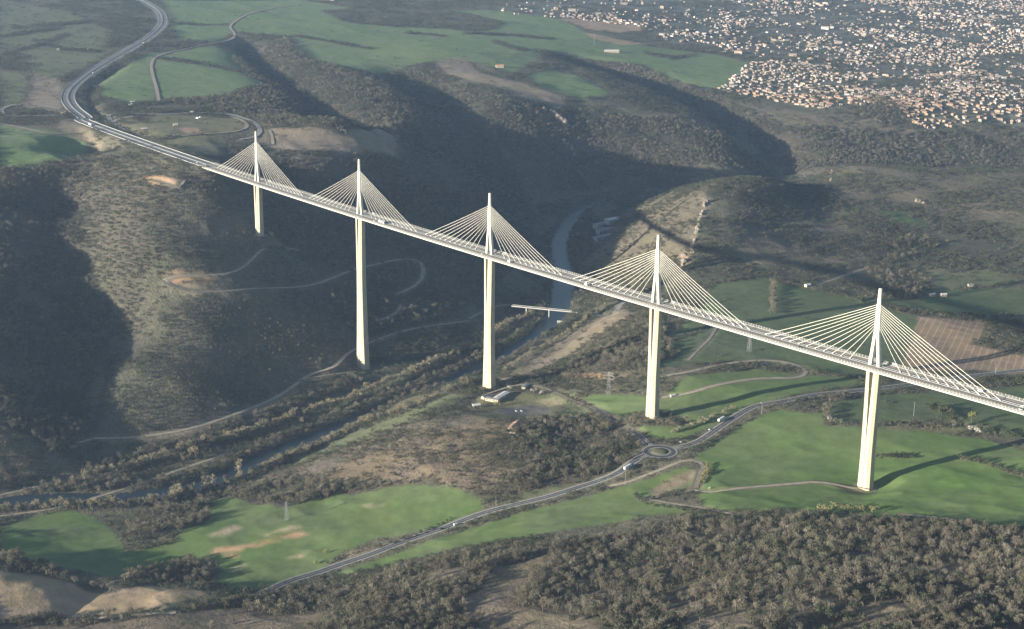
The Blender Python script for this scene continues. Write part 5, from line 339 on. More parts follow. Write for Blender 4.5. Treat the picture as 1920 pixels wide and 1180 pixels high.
# ---------------------------------------------------------------- river
def ribbon(name,P,o0,o1,z,m,kind='structure',parent=None,label=None,closed=False):
    P=np.array(P,float)
    if P.shape[1]==2:P=np.hstack([P,np.zeros((len(P),1))])
    d=np.gradient(P[:,:2],axis=0);d/=np.linalg.norm(d,axis=1)[:,None]+1e-9;nx=np.stack([d[:,1],-d[:,0]],1)  # right-hand side
    V=[]
    for p,q in zip(P,nx):
        for o in (o0,o1):V.append((p[0]+q[0]*o,p[1]+q[1]*o,p[2]+z))
    F=[(2*k,2*k+1,2*k+3,2*k+2) for k in range(len(P)-1)]
    F=[f[::-1] for f in F] if o1>o0 else F
    o=newmesh(name,V,F,m,parent)
    if kind:o['kind']=kind
    if label:o['label']=label
    return o
M_water=bpy.data.materials.new('river_water');M_water.use_nodes=True
_n=M_water.node_tree.nodes;_b=_n['Principled BSDF'];_b.inputs['Base Color'].default_value=(.02,.035,.045,1);_b.inputs['Roughness'].default_value=.3;_b.inputs['Specular IOR Level'].default_value=.22
_z=_n.new('ShaderNodeTexNoise');_z.inputs['Scale'].default_value=.35;_z.inputs['Detail'].default_value=4;_g=_n.new('ShaderNodeNewGeometry');M_water.node_tree.links.new(_g.outputs['Position'],_z.inputs['Vector'])
_p=_n.new('ShaderNodeBump');_p.inputs['Strength'].default_value=.5;_p.inputs['Distance'].default_value=.6;M_water.node_tree.links.new(_z.outputs['Fac'],_p.inputs['Height']);M_water.node_tree.links.new(_p.outputs[0],_b.inputs['Normal'])
_r=np.array(RIVER)
ribbon('river',_r,-50,50,0.,M_water,label='calm dark river crossing the valley floor')
# ---------------------------------------------------------------- roads
rk=[0,0,0]
for kind,w,P in ROADS:
    far=np.hypot(P[0][0]-CP[0],P[0][1]-CP[1])>3300
    zo=1.1 if far else .35
    if kind=='track':w=w+(2. if far else .5)
    if kind=='track':ribbon('track',P,-w/2,w/2,zo,M_dirt,label='pale dirt track')
    else:
        ribbon('road',P,-w/2,w/2,zo,M_asph if kind=='main' else M_ramp,label='asphalt road')
        for s in (-1,1):
            ribbon('road_edge_line',P,s*(w/2-.75),s*(w/2-.3),zo+.02,M_line)
            ribbon('road_verge',P,s*(w/2+1.3),s*(w/2+.02),zo-.03,M_verge) if kind=='main' and s<0 else ribbon('road_verge',P,s*(w/2+.02),s*(w/2+1.3),zo-.03,M_verge)
        if kind=='main':ribbon('centre_line',P,-.12,.12,zo+.02,M_line)
def arcstrip(name,cx,cy,z,r0,r1,m,n=48,kind='structure',label=None):
    V=[];F=[]
    for k in range(n):
        a_=2*math.pi*k/n
        for r in (r0,r1):V.append((cx+r*math.cos(a_),cy+r*math.sin(a_),z))
    for k in range(n):
        j=(k+1)%n;F.append((2*k,2*k+1,2*j+1,2*j))
    o=newmesh(name,V,F,m);o['kind']=kind
    if label:o['label']=label
    return o
arcstrip('roundabout_road',RB[0],RB[1],RB[2]+.4,13.5,21,M_asph,label='asphalt ring of the roundabout')
arcstrip('roundabout_apron',RB[0],RB[1],RB[2]+.44,11,14,M_verge,label='pale ring inside the roundabout')
arcstrip('roundabout_edge_line',RB[0],RB[1],RB[2]+.43,19.8,20.4,M_line)
arcstrip('roundabout_verge',RB[0],RB[1],RB[2]+.37,20.9,22.3,M_verge)
mbI=MB();mbI.loft([[(RB[0]+r*math.cos(k*.3927),RB[1]+r*math.sin(k*.3927),RB[2]+z) for k in range(16)] for r,z in ((11,.2),(10.5,.7),(6,1.4),(2,1.7))])
isl=mbI.build('roundabout_island',mat('island_grass',(.12,.12,.07),.95,.3,.5),smooth=True);isl['kind']='structure'
for r in ROADS[:3]:   # painted splitter islands at the three mouths
    P=np.array(r[2]);k=0 if np.hypot(P[0][0]-RB[0],P[0][1]-RB[1])<np.hypot(P[-1][0]-RB[0],P[-1][1]-RB[1]) else -1
    e=P[0] if k==0 else P[-1];o_=P[2] if k==0 else P[-3];d=o_[:2]-np.array(RB[:2]);d/=np.linalg.norm(d);q=np.array([-d[1],d[0]])
    b_=np.array(RB[:2])+d*21.5;c_=np.array(RB[:2])+d*40
    Vs=[(b_[0]+q[0]*3.4,b_[1]+q[1]*3.4,RB[2]+.55),(b_[0]-q[0]*3.4,b_[1]-q[1]*3.4,RB[2]+.55),(c_[0],c_[1],RB[2]+.62)]
    o=newmesh('traffic_island',Vs+[(x,y,z-.4) for x,y,z in Vs],[(1,0,2),(0,1,4,3),(1,2,5,4),(2,0,3,5)],M_verge);o['kind']='structure'
# motorway
MWn=np.array(MW)
zt=np.where(np.arange(len(MWn))<26,.30,.9)[:,None]
MZ=MWn.copy();MZ[:,2:]+=zt
for nm,a0,a1,m in (('motorway',-14.2,-2.2,M_asph2),('motorway',2.2,14.2,M_asph2),('motorway_median',-2.2,2.2,M_verge),('motorway_verge',14.2,16.5,M_verge),('motorway_verge',-16.5,-14.2,M_verge)):
    ribbon(nm,MZ,a0,a1,0,m,label='curving dual carriageway motorway' if nm=='motorway' else None)
for o_ in (-13.6,-2.9,2.9,13.6):ribbon('motorway_edge_line',MZ,o_-.28,o_+.28,.06,M_line)
ribbon('motorway_slip_lane',MZ[len(MZ)//3:len(MZ)*2//3],17.5,23,.0,M_asph2)
for o_,nm_ in ((0.,'median'),(15.2,'far'),(-15.2,'near')):
    mb=MB();d_=np.gradient(MZ[:,:2],axis=0);d_/=np.linalg.norm(d_,axis=1)[:,None]
    mb.loft([[(p[0]+q[1]*(o_+a_),p[1]-q[0]*(o_+a_),p[2]+z_) for a_,z_ in ((-.22,-.3),(.22,-.3),(.15,.8),(-.15,.8))] for p,q in zip(MZ[:62],d_[:62])])
    tag(mb.build('concrete_barrier',M_barr),'pale concrete barrier along the '+{'median':'middle','far':'far, town-side edge','near':'near, valley-side edge'}[nm_]+' of the motorway bend','concrete barrier')
# crash barrier in the median
mb=MB()
for k in range(len(MZ)-1):
    p,q=MZ[k],MZ[k+1]
    for o_ in (-1.2,1.2):
        d=(q-p)[:2];d/=np.linalg.norm(d);nn=np.array([d[1],-d[0]])*o_
        A=(p[0]+nn[0],p[1]+nn[1]);B=(q[0]+nn[0],q[1]+nn[1])
        mb.add([(A[0],A[1],p[2]+.35),(B[0],B[1],q[2]+.35),(B[0],B[1],q[2]+.95),(A[0],A[1],p[2]+.95)],[(0,1,2,3)])
o=mb.build('crash_barrier',M_galv);tag(o,'long steel crash barrier along the motorway median','crash barrier')
# ---------------------------------------------------------------- viaduct
def dk(s,off=0.,dz=0.):
    th=(s-1230)/20000.
    return ((20000-off)*math.sin(th),20000-(20000-off)*math.cos(th),241.5+.03025*s+dz)
VIA=empty('cable_stayed_viaduct',dk(1230,0,0));tag(VIA,'long white cable-stayed motorway viaduct on tall tapering concrete piers across the valley','viaduct')
VO=Vector(VIA.location)
def vloc(o):
    o.parent=VIA;o.location=-VO;return o   # meshes written in world metres
S0,S1,DS=-6,2466,6.
SS=np.arange(S0,S1+.1,DS)
prof=[(-16,-.2),(-13.5,-.2),(13.5,-.2),(16,-.2),(16,-1.9),(13.6,-2.1),(4,-4.2),(-4,-4.2),(-13.6,-2.1),(-16,-1.9)]
mb=MB();mb.loft([[dk(s,o,z) for o,z in prof] for s in SS]);deck=vloc(mb.build('deck',M_fascia))
def sub(o,p):o.parent=p;return o
def strip(name,o0,o1,z,m,sa=S0,sb=S1):
    V=[];ss=np.arange(sa,sb+.1,DS)
    for s in ss:V+=[dk(s,o0,z),dk(s,o1,z)]
    return sub(newmesh(name,V,[(2*k,2*k+2,2*k+3,2*k+1) for k in range(len(ss)-1)],m),deck)
strip('carriageway',-13.4,-2.3,.0,M_deckroad);strip('carriageway',2.3,13.4,.0,M_deckroad)
strip('median_strip',-2.25,2.25,-.05,M_median)
for o_ in (-12.9,-9.4,-2.8,2.8,9.4,12.9):
    w=.13
    strip('lane_line',o_-w,o_+w,.03,M_line)
for s_ in (-1,1):
    mb=MB()
    for s in np.arange(0,2460,2.085*2):          # slanted posts of the wind screen
        mb.loft([[dk(s+a_,s_*(15.2+.5*t)+b_*.12,z) for a_,b_ in ((-.13,-1),(.13,-1),(.13,1),(-.13,1))] for t,z in ((0,-.15),(1,3.0))])
    sub(mb.build('wind_screen_post',M_fascia),deck)['kind']='stuff';mb=MB()
    for z,h_ in ((.45,.5),(1.3,.5),(2.15,.5)):  # horizontal strips
        ss=np.arange(0,2461,6.);V=[]
        for s in ss:
            for t,zz in ((0,z),(1,z+h_)):V.append(dk(s,s_*(15.25+.15*zz),zz))
        mb.add(V,[(2*k,2*k+2,2*k+3,2*k+1) for k in range(len(ss)-1)])
    sub(mb.build('wind_screen',M_acr),deck)
    mb=MB()
    for o_,z0,z1 in ((s_*13.7,.1,.75),(s_*2.0,.2,.8)):
        ss=np.arange(0,2461,6.)
        mb.loft([[dk(s,o_+a_*.12,z) for a_,z in ((-1,z0),(1,z0),(1,z1),(-1,z1))] for s in ss])
    sub(mb.build('crash_barrier',M_galv),deck)
    mb=MB()                                        # brackets under the edge
    for s in np.arange(0,2460,4.17):
        mb.loft([[dk(s+a_,s_*o_,z) for o_,z in ((16.0,-1.5),(16.0,-1.8),(13.65,-2.2),(13.4,-2.05))] for a_ in (-.28,.28)])
    sub(mb.build('edge_bracket',M_steel),deck)['kind']='stuff'
PIERS=[(204,94.5),(546,244.96),(888,221.05),(1230,144.21),(1572,136.42),(1914,111.94)]
def pier(s,h):
    top=-4.3
    def L(hh):return 8.7-1.1*min(hh,90)/90+(4.6*((hh-90)/155)**1.6 if hh>90 else 0)
    def Wd(hh):return 5+.006*hh
    def W2(hh):return 2.6+.008*hh
    hb=h+12;sp=min(90,h*.66)
    mb=MB()
    for sg in (-1,1):
        rings=[]
        for hh in np.linspace(0,sp,7):
            l=L(hh);W=Wd(hh);g=2.5*(1-hh/sp)+.12;w2=W2(hh);t=max(l-2.8,g+.5)
            pts=[(g,-W),(t,-W),(l,-w2),(l,w2),(t,W),(g,W)]
            rings.append([dk(s+sg*a_,b_,top-hh) for a_,b_ in (pts if sg>0 else pts[::-1])])
        mb.loft(rings[::-1])
    rings=[]
    for hh in np.linspace(sp-.01,hb,6):
        l=L(hh);W=Wd(hh);t=l-2.8;w2=W2(hh)
        rings.append([dk(s+a_,b_,top-hh) for a_,b_ in ((-t,-W),(-.35,-W),(-.25,-W+.5),(.25,-W+.5),(.35,-W),(t,-W),(l,-w2),(l,w2),(t,W),(-t,W),(-l,w2),(-l,-w2))])
    mb.loft(rings[::-1])
    # lift joints every few metres stand a few centimetres proud
    return vloc(mb.build('pier',M_conc))
def pylon(s):
    mb=MB()
    def rect(x0,x1,y,z):return [dk(s+a_,b_,z) for a_,b_ in ((x0,-y),(x1,-y),(x1,y),(x0,y))]
    def hexr(x,y,z,c=.7):return [dk(s+a_,b_,z) for a_,b_ in ((-x,-y+c),(-x+c,-y),(x-c,-y),(x,-y+c),(x,y-c),(x-c,y),(-x+c,y),(-x,y-c))]
    for sg in (-1,1):
        R=[]
        for z,xo,xi,y in ((-.2,7.6,3.7,1.9),(38.5,3.55,.02,1.75)):
            q=rect(min(sg*xo,sg*xi),max(sg*xo,sg*xi),y,z);R.append(q)
        mb.loft(R)
    mb.loft([hexr(x,y,z,.5) for z,x,y in ((37.5,3.62,1.8),(66,2.9,1.65),(72,2.3,1.5),(87.5,1.75,1.25))])
    p=vloc(mb.build('pylon',M_steel))
    for side in (-1,1):
        for k in range(11):
            sa=side*(34.4+12.51*k);zt_=44.5+2.45*k
            c=MB()
            n=6;A=Vector(dk(s+sa,0,.3));B=Vector(dk(s+side*2.2,0,zt_));dl=(B-A).length
            pts=[A.lerp(B,t/n)+Vector((0,0,-4*.0045*dl*(t/n)*(1-t/n))) for t in range(n+1)]
            for a_,b_ in zip(pts,pts[1:]):c.tube(a_,b_,.235,5)
            c.tube(A-Vector((0,0,.3)),A.lerp(B,.025),.55,6)
            sub(c.build('stay_cable',M_stay),p)
    return p
for s,h in PIERS:pier(s,h)
for s,h in PIERS:pylon(s)
for s,h in PIERS:        # tall wind shield panels beside each pylon on the far edge
    mb=MB()
    V=[dk(s+a_,15.75,z) for a_,z in ((8,.2),(18,.2),(18,3.1),(8,3.1))];V+=[dk(s+a_,15.95,z) for a_,z in ((8,.2),(18,.2),(18,3.1),(8,3.1))]
    mb.add(V,[(0,1,2,3),(7,6,5,4),(0,4,5,1),(3,2,6,7),(1,5,6,2),(0,3,7,4)]);sub(mb.build('wind_deflector',M_silver),deck)
mb=MB()   # abutment
for a_ in (0,):
    R=[]
    for z,x0,x1,y in ((-26,-10,4,9.5),(-8,-13,5,11.5),(-4.25,-15,6,13.2)):
        R.append([dk(u_,v_,z) for u_,v_ in ((x0,-y),(x1,-y),(x1,y),(x0,y))])
    mb.loft(R)
vloc(mb.build('abutment',M_conc))
# ---------------------------------------------------------------- vehicles
def wheel(x,y,r,w,par,s=16):
    mb=MB();mb.loft([[(x+r*math.cos(k*6.2832/12),y+a_,r+r*math.sin(k*6.2832/12)) for k in range(12)] for a_ in (-w/2,w/2)])
    o=mb.build('wheel',M_rub,par);return o
def car(m):
    t=empty('car',(0,0,0));mb=MB()
    sec=[(-2.15,.35,.95,.8),(-2.2,.35,.95,.9),(-1.5,.3,1.0,.92),(.9,.3,.98,.92),(1.9,.32,.85,.88),(2.2,.38,.7,.78)]
    mb.loft([[(x,-w,z0),(x,w,z0),(x,w*.98,z1),(x,-w*.98,z1)] for x,z0,z1,w in sec]);mb.build('body',m,t)
    mb=MB();mb.loft([[(-2.0+a_,-w,z),(.95-b_,-w,z),(.95-b_,w,z),(-2.0+a_,w,z)] for z,w,a_,b_ in ((.96,.86,0,0),(1.46,.66,.45,1.0))]);mb.build('window',M_glass,t)
    mb=MB();mb.box(-1.45,-.1,-.62,.62,1.46,1.5);mb.build('roof',m,t)
    for x in (-1.35,1.35):
        for y in (-.82,.82):wheel(x,y,.33,.24,t)
    return t
def van(m):
    t=empty('van',(0,0,0));mb=MB()
    mb.loft([[(x,-1,z0),(x,1,z0),(x,w,z1),(x,-w,z1)] for x,z0,z1,w in ((-2.9,.4,2.5,.9),(-2.8,.4,2.6,.92),(1.3,.4,2.6,.92),(2.1,.4,1.5,.98),(2.9,.45,1.15,.95))]);mb.build('body',m,t)
    mb=MB();mb.add([(1.42,-.85,2.4),(1.42,.85,2.4),(2.12,.9,1.56),(2.12,-.9,1.56)],[(0,1,2,3)]);mb.build('windscreen',M_glass,t)
    for x in (-1.8,1.9):
        for y in (-.92,.92):wheel(x,y,.38,.25,t)
    return t
def truck(m):
    t=empty('lorry',(0,0,0));mb=MB();mb.box(-8,5,-1.27,1.27,1.15,4.0);mb.build('trailer',m,t)
    mb=MB();mb.loft([[(x,-1.22,z0),(x,1.22,z0),(x,1.18,z1),(x,-1.18,z1)] for x,z0,z1 in ((5.5,.6,3.4),(7.2,.6,3.3),(7.8,.6,1.9))]);cb=mb.build('cab',m,t)
    mb=MB();mb.add([(7.3,-1.05,3.1),(7.3,1.05,3.1),(7.83,1.05,2.0),(7.83,-1.05,2.0)],[(0,1,2,3)]);mb.build('windscreen',M_glass,cb)
    mb=MB();mb.box(-7.8,7.4,-.5,.5,.75,1.1);mb.build('chassis',M_dark,t)
    for x in (-6.6,-5.3,-4.,4.6,6.7):
        for y in (-1.05,1.05):wheel(x,y,.5,.3,t)
    return t
VM={'white':M_white,'silver':M_silver,'dark':M_dark};PROTO={}
def vehicle(kind,colr,loc,rz,label):
    k=(kind,colr)
    if k not in PROTO:t=PROTO[k]={'car':car,'van':van,'truck':truck}[kind](VM[colr])
    else:t=copy_tree(PROTO[k])
    t.location=loc;t.rotation_euler=(0,0,rz);tag(t,label,{'car':'car','van':'van','truck':'lorry'}[kind],'vehicles on the roads');return t
for kind,s,off,lab,colr in VEH:
    if s>=0:
        p=dk(s,off,.05);rz=(s-1230)/20000.
    else:
        P=MZ;k=int(np.argmin((P[:,0]-dk(s)[0])**2+(P[:,1]-dk(s)[1])**2));d=P[k+1]-P[k-1];n_=np.array([d[1],-d[0]])/np.hypot(d[0],d[1]);sg=1 if off<0 else -1
        p=(P[k][0]+n_[0]*8*-sg,P[k][1]+n_[1]*8*-sg,P[k][2]+.05);rz=math.atan2(-d[1],-d[0])
    vehicle(kind,colr,p,rz+(math.pi if off>0 else 0),lab)
# ---------------------------------------------------------------- low river bridge
B0,B1=Vector(LB[0]),Vector(LB[1]);bd=(B1-B0);bl=bd.length;mid=(B0+B1)/2;ba=math.atan2(bd.y,bd.x)
br=empty('low_bridge',(mid.x,mid.y,15.5),ba);tag(br,'thin white road bridge low over the river beyond the second and third piers','bridge')
mb=MB();mb.box(-bl/2-8,bl/2+8,-3.9,3.9,.6,1.7);mb.build('deck',M_barr,br)
mb=MB();mb.box(-bl/2-8,bl/2+8,-3.4,3.4,1.705,1.75);mb.build('carriageway',M_asph2,br)
for y in (-3.7,3.7):
    mb=MB();mb.box(-bl/2-8,bl/2+8,y-.12,y+.12,1.76,2.4);mb.build('parapet',M_barr,br)
for p in LBP:
    lx=(Vector(p)-mid).dot(bd.normalized());mb=MB();mb.box(lx-.8,lx+.8,-2.6,2.6,-17,.59);mb.build('pier',M_barr,br)
# ---------------------------------------------------------------- buildings, pylons and other single items
def heading(x,y):
    best=(1e9,0)
    for P in [r[2] for r in ROADS]+[MW]:
        P=np.array(P);d=np.hypot(P[:,0]-x,P[:,1]-y);k=int(d.argmin())
        if d[k]<best[0]:
            j=min(k,len(P)-2);v=P[j+1]-P[j];best=(d[k],math.atan2(v[1],v[0]))
    return best[1]
def house_mesh(L,W,Hh,pitch=.32,eave=.5):
    wl=MB();z=-3
    wl.add([(-L/2,-W/2,z),(L/2,-W/2,z),(L/2,W/2,z),(-L/2,W/2,z),(-L/2,-W/2,Hh),(L/2,-W/2,Hh),(L/2,W/2,Hh),(-L/2,W/2,Hh),(-L/2,0,Hh+W/2*pitch),(L/2,0,Hh+W/2*pitch)],
      [(0,1,5,4),(2,3,7,6),(1,2,6,9,5),(3,0,4,8,7)])
    rf=MB();e=eave;zr=Hh+W/2*pitch+.15;ze=Hh-e*pitch+.15
    for s in (-1,1):
        rf.add([(-L/2-e,s*(W/2+e),ze),(L/2+e,s*(W/2+e),ze),(L/2+e,0,zr),(-L/2-e,0,zr),(-L/2-e,s*(W/2+e),ze+.25),(L/2+e,s*(W/2+e),ze+.25),(L/2+e,0,zr+.25),(-L/2-e,0,zr+.25)],[(4,5,6,7),(0,1,5,4),(1,2,6,5),(3,0,4,7),(0,3,2,1)])
    return wl,rf
def building(kind,x,y,L,W,Hh,rot,rc,wc,label,cat):
    z=H(x,y);name=cat.replace(' ','_')
    rz=math.radians(rot)+YAW*-1
    t=empty(name,(x,y,z),rz)
    tag(t,label,cat)
    if kind=='tent':
        mb=MB()
        for px in (-L/2,0,L/2):
            for py in (-W/2,W/2):mb.tube((px,py,-1),(px,py,3),.15)
        mb.build('frame',M_galv,t)
        mb=MB()
        for px in (-L/4,L/4):
            n=8;Vv=[(px,0,Hh)]+[(px+L/4*cx,W/2*cy,3) for cx,cy in ((-1,-1),(0,-1),(1,-1),(1,0),(1,1),(0,1),(-1,1),(-1,0))];mb.add(Vv,[(0,k+1,(k+1)%8+1) for k in range(8)])
        mb.build('canopy',M_white,t);return
    if kind=='wing':
        mb=MB();mb.loft([[(-L/2,-W/2,-5),(L/2,-W/2,-5),(L/2,W/2,-5),(-L/2,W/2,-5)],[(-L/2,-W/4,1),(L/2,-W/4,Hh),(L/2,W/4,Hh),(-L/2,W/4,1)]]);mb.build('wall',ROOF['cream'],t);return
    wl,rf=house_mesh(L,W,Hh,.18 if kind=='hall' else .42)
    w=wl.build('wall',WALL[wc],t);rf.build('roof',ROOF[rc],t)
    n=max(2,int(L//5))
    for k in range(n):
        xx=-L/2+(k+.5)*L/n
        for s in (-1,1):
            mb=MB();mb.box(xx-.7,xx+.7,min(s*W/2,s*(W/2+.06)),max(s*W/2,s*(W/2+.06)),Hh*.45,Hh*.45+1.3);mb.build('window',M_glass,w)
    if kind=='farm' and L>12:
        mb=MB();mb.box(L*.2,L*.2+1,-.6,.6,Hh,Hh+W*.21+1.2);mb.build('chimney',WALL[wc],w)
        wl2,rf2=house_mesh(L*.45,W*.8,Hh*.6,.42)
        o=wl2.build('annex_wall',WALL[wc],t);o.location=(L*.68,W*.15,0);o=rf2.build('annex_roof',ROOF[rc],t);o.location=(L*.68,W*.15,0)
def lattice(x,y,h,label,cat):
    z=H(x,y);t=empty('power_pylon',(x,y,z),heading(x,y)+.6);tag(t,label,cat)
    mb=MB()
    def wd(f):return .14*h*.5*(1-f)**1.15*.9+.016*h
    lv=[0,.14,.27,.39,.5,.6,.7,.8,.9,1.]
    for a_,b_ in zip(lv,lv[1:]):
        w0,w1=wd(a_),wd(b_)
        c=[(sx,sy) for sx,sy in ((-1,-1),(1,-1),(1,1),(-1,1))]
        for k in range(4):
            p0=(c[k][0]*w0,c[k][1]*w0,a_*h);p1=(c[k][0]*w1,c[k][1]*w1,b_*h);n0=(c[(k+1)%4][0]*w0,c[(k+1)%4][1]*w0,a_*h);n1=(c[(k+1)%4][0]*w1,c[(k+1)%4][1]*w1,b_*h)
            mb.tube(p0,p1,.10,4);mb.tube(p0,n1,.055,3);mb.tube(n0,p1,.055,3)
    mb.build('mast',M_galv,t)
    for f,w in ((.68,.2),(.82,.24),(.95,.16)):
        mb=MB();L=w*h
        mb.tube((-L,0,f*h),(L,0,f*h),.12,4)
        for s in (-1,1):mb.tube((s*L,0,f*h),(0,0,f*h+.05*h),.08,3);mb.tube((s*L,0,f*h),(s*L,0,f*h-.05*h),.16,4)
        mb.build('cross_arm',M_galv,t)
def pole(x,y,h,label,cat):
    z=H(x,y);t=empty(cat.replace(' ','_'),(x,y,z),heading(x,y)+1.57);tag(t,label,cat)
    mb=MB();mb.tube((0,0,-1),(0,0,h),.28,6,0,.16);mb.build('pole',M_galv,t)
    if 'lamp' in cat:
        mb=MB();mb.tube((0,0,h-.1),(1.8,0,h+.4),.1,5);a_=mb.build('arm',M_galv,t);mb=MB();mb.box(1.5,2.6,-.2,.2,h+.3,h+.5);mb.build('lamp_head',M_white,a_)
    else:
        mb=MB();mb.tube((-.9,0,h-.8),(.9,0,h-.8),.12,5);mb.build('cross_arm',M_galv,t)
# ---------------------------------------------------------------- rock outcrops
M_rock=mat('pale_limestone',(.21,.18,.135),.95,.35,.25)
def outcrop(P,n,r0,r1,label,seed):
    rn=random.Random(seed);P=np.array(P,float);L=np.concatenate([[0],np.cumsum(np.hypot(*np.diff(P,axis=0).T))]);mb=MB()
    cx,cy=P.mean(0);cz=H(cx,cy)
    for k in range(n):
        s=rn.random()*L[-1];x=np.interp(s,L,P[:,0])+rn.gauss(0,r0*.5);y=np.interp(s,L,P[:,1])+rn.gauss(0,r0*.5);z=H(x,y);r=rn.uniform(r0,r1);a0=rn.random()*6
        rings=[]
        for f,q in ((-.6,1.05),(.25,1.),(.75,.75),(1.05,.35)):
            rings.append([(x-cx+r*q*rn.uniform(.75,1.15)*math.cos(a0+j*1.047),y-cy+r*q*rn.uniform(.75,1.15)*math.sin(a0+j*1.047),z-cz+r*f*1.1*rn.uniform(.85,1.15)) for j in range(6)])
        mb.loft(rings)
    o=mb.build('rock_outcrop',M_rock);o.location=(cx,cy,cz);tag(o,label,'rock outcrop')
for q,(P_,n_,a_,b_,lb_) in enumerate(ROCKS):outcrop(P_,n_,a_,b_,lb_,q+3)
# ---------------------------------------------------------------- trees
def blobs(rn,n,spread=.26):
    B=[]
    for k in range(n):
        a_=rn.uniform(0,6.283);r=spread*math.sqrt(rn.random());B.append((r*math.cos(a_),r*math.sin(a_),rn.uniform(.42,.78),rn.uniform(.14,.22)))
    return B
def tree_mesh(kind,seed,n=150,trunk=True):
    """unit-height tree; returns (trunk MB, crown MB)"""
    rn=random.Random(seed);tb=MB();cb=MB()
    if kind in('bare','poplar'):
        nar=.58 if kind=='poplar' else 1.
        B=[(x*nar,y*nar,(z if kind=='bare' else .25+.7*(z-.42)/.36*1.0),r*(1 if kind=='bare' else .8)) for x,y,z,r in blobs(rn,9 if kind=='bare' else 8)]
        tb.tube((0,0,-.12),(rn.uniform(-.02,.02),rn.uniform(-.02,.02),.5),.022,5,0,.013)
        for x,y,z,r in B:tb.tube((0,0,rn.uniform(.15,.4)),(x,y,z+r*.4),.011,3,0,.004)
        for k in range(n):
            x,y,z,r=rn.choice(B);d=Vector((rn.gauss(0,1),rn.gauss(0,1),rn.gauss(0,1))).normalized();q=r*rn.random()**.4
            p=Vector((x,y,z))+d*q
            g=(d*.7+Vector((0,0,1.1))+Vector((rn.gauss(0,.3),rn.gauss(0,.3),0))).normalized();sd=g.cross(Vector((rn.gauss(0,1),rn.gauss(0,1),rn.gauss(0,.3)))).normalized()
            L=rn.uniform(.055,.12);w=rn.uniform(.007,.0165)
            cb.add([p-g*L*.5-sd*w*.5,p-g*L*.5+sd*w*.5,p+g*L*.5+sd*w,p+g*L*.6-sd*w],[(0,1,2,3)])
    else:
        lo=kind=='bush'
        B=[(x*1.3,y*1.3,(.3+.35*rn.random()) if lo else z*.95,r*1.15) for x,y,z,r in blobs(rn,9,.3)]
        tb.tube((0,0,-.12),(0,0,.45),.03,5,0,.012)
        for x,y,z,r in B[:5]:tb.tube((0,0,.15),(x,y,z),.013,3,0,.005)
        for k in range(n):
            x,y,z,r=rn.choice(B);d=Vector((rn.gauss(0,1),rn.gauss(0,1),rn.gauss(.25,1))).normalized();p=Vector((x,y,z))+d*r*rn.random()**.3
            if p.z<.04:p.z=.04+rn.random()*.1
            nn=(d+Vector((rn.gauss(0,.4),rn.gauss(0,.4),rn.gauss(0,.4)))).normalized();u=nn.orthogonal().normalized();v=nn.cross(u);w=rn.uniform(.035,.07)
            a_=rn.random()*6.28;u2=u*math.cos(a_)+v*math.sin(a_);v2=nn.cross(u2)
            cb.add([p-u2*w,p+v2*w*.7,p+u2*w,p-v2*w*.7],[(0,1,2,3)])
    return tb,cb
LIB={}
def treelib(kind,m,k,n):
    key=(kind,m.name,k)
    if key not in LIB:
        tb,cb=tree_mesh(kind,hash((kind,k))%1000 if False else (len(kind)*97+k*13),n)
        t_=tb.build('trunk',M_bark,link=False).data;c_=cb.build('crown',m,link=False).data;LIB[key]=(t_,c_)
    return LIB[key]
def place_tree(name,kind,m,k,x,y,h,label,cat,group,wid=1.,n=260,z=None,parts=True):
    t_,c_=treelib(kind,m,k,n);z=H(x,y) if z is None else z
    t=empty(name,(x,y,z),random.random()*6.28);t.scale=(h*wid,h*wid,h);tag(t,label,cat,group)
    for nm,d in (('trunk',t_),('crown',c_)):
        o=bpy.data.objects.new(nm,d);COL.objects.link(o);o.parent=t
    return t
MK={'dark':('leaf',M_green),'bare':('bare',M_bare),'poplar':('poplar',M_pop),'bush':('bush',M_bush),'spring':('leaf',M_spring)}
RN={'dark':('evergreen_tree','tree'),'bare':('bare_tree','tree'),'poplar':('poplar','tree'),'bush':('bush','bush'),'spring':('leafing_tree','tree')}
RNAME={'bank':'riverside_tree','hedge':'hedge_tree'}
occupied=[]
for ri,(k,sp,ji,h,P,lab) in enumerate(ROWS):
    P=np.array(P,float);L=np.concatenate([[0],np.cumsum(np.hypot(*np.diff(P,axis=0).T))]);n_=max(1,int(L[-1]/sp))
    for j in range(n_):
        s=(j+.5)/n_*L[-1]+random.uniform(-.3,.3)*sp;x=np.interp(s,L,P[:,0])+random.gauss(0,ji*.45);y=np.interp(s,L,P[:,1])+random.gauss(0,ji*.45)
        if seg_dist(np.array([x]),np.array([y]),RIVER)[0][0]<31:
            # push off the water
            q=np.array(RIVER);i_=((q-[x,y])**2).sum(1).argmin();v=np.array([x,y])-q[i_];v/=np.linalg.norm(v)+1e-6;x,y=q[i_]+v*34
        nm,cat=RN[k]
        if 'bank' in lab:nm='riverside_tree'
        kk,m=MK[k]
        if 'bank' in lab:m=M_pop
        place_tree(nm,kk,m,j%5,x,y,h*1.2*random.uniform(.7,1.2),lab,cat,lab.replace('tree in','trees in')[:60] if n_>1 else None,1.25 if kk!='poplar' else 1.05)
        occupied.append((x,y))
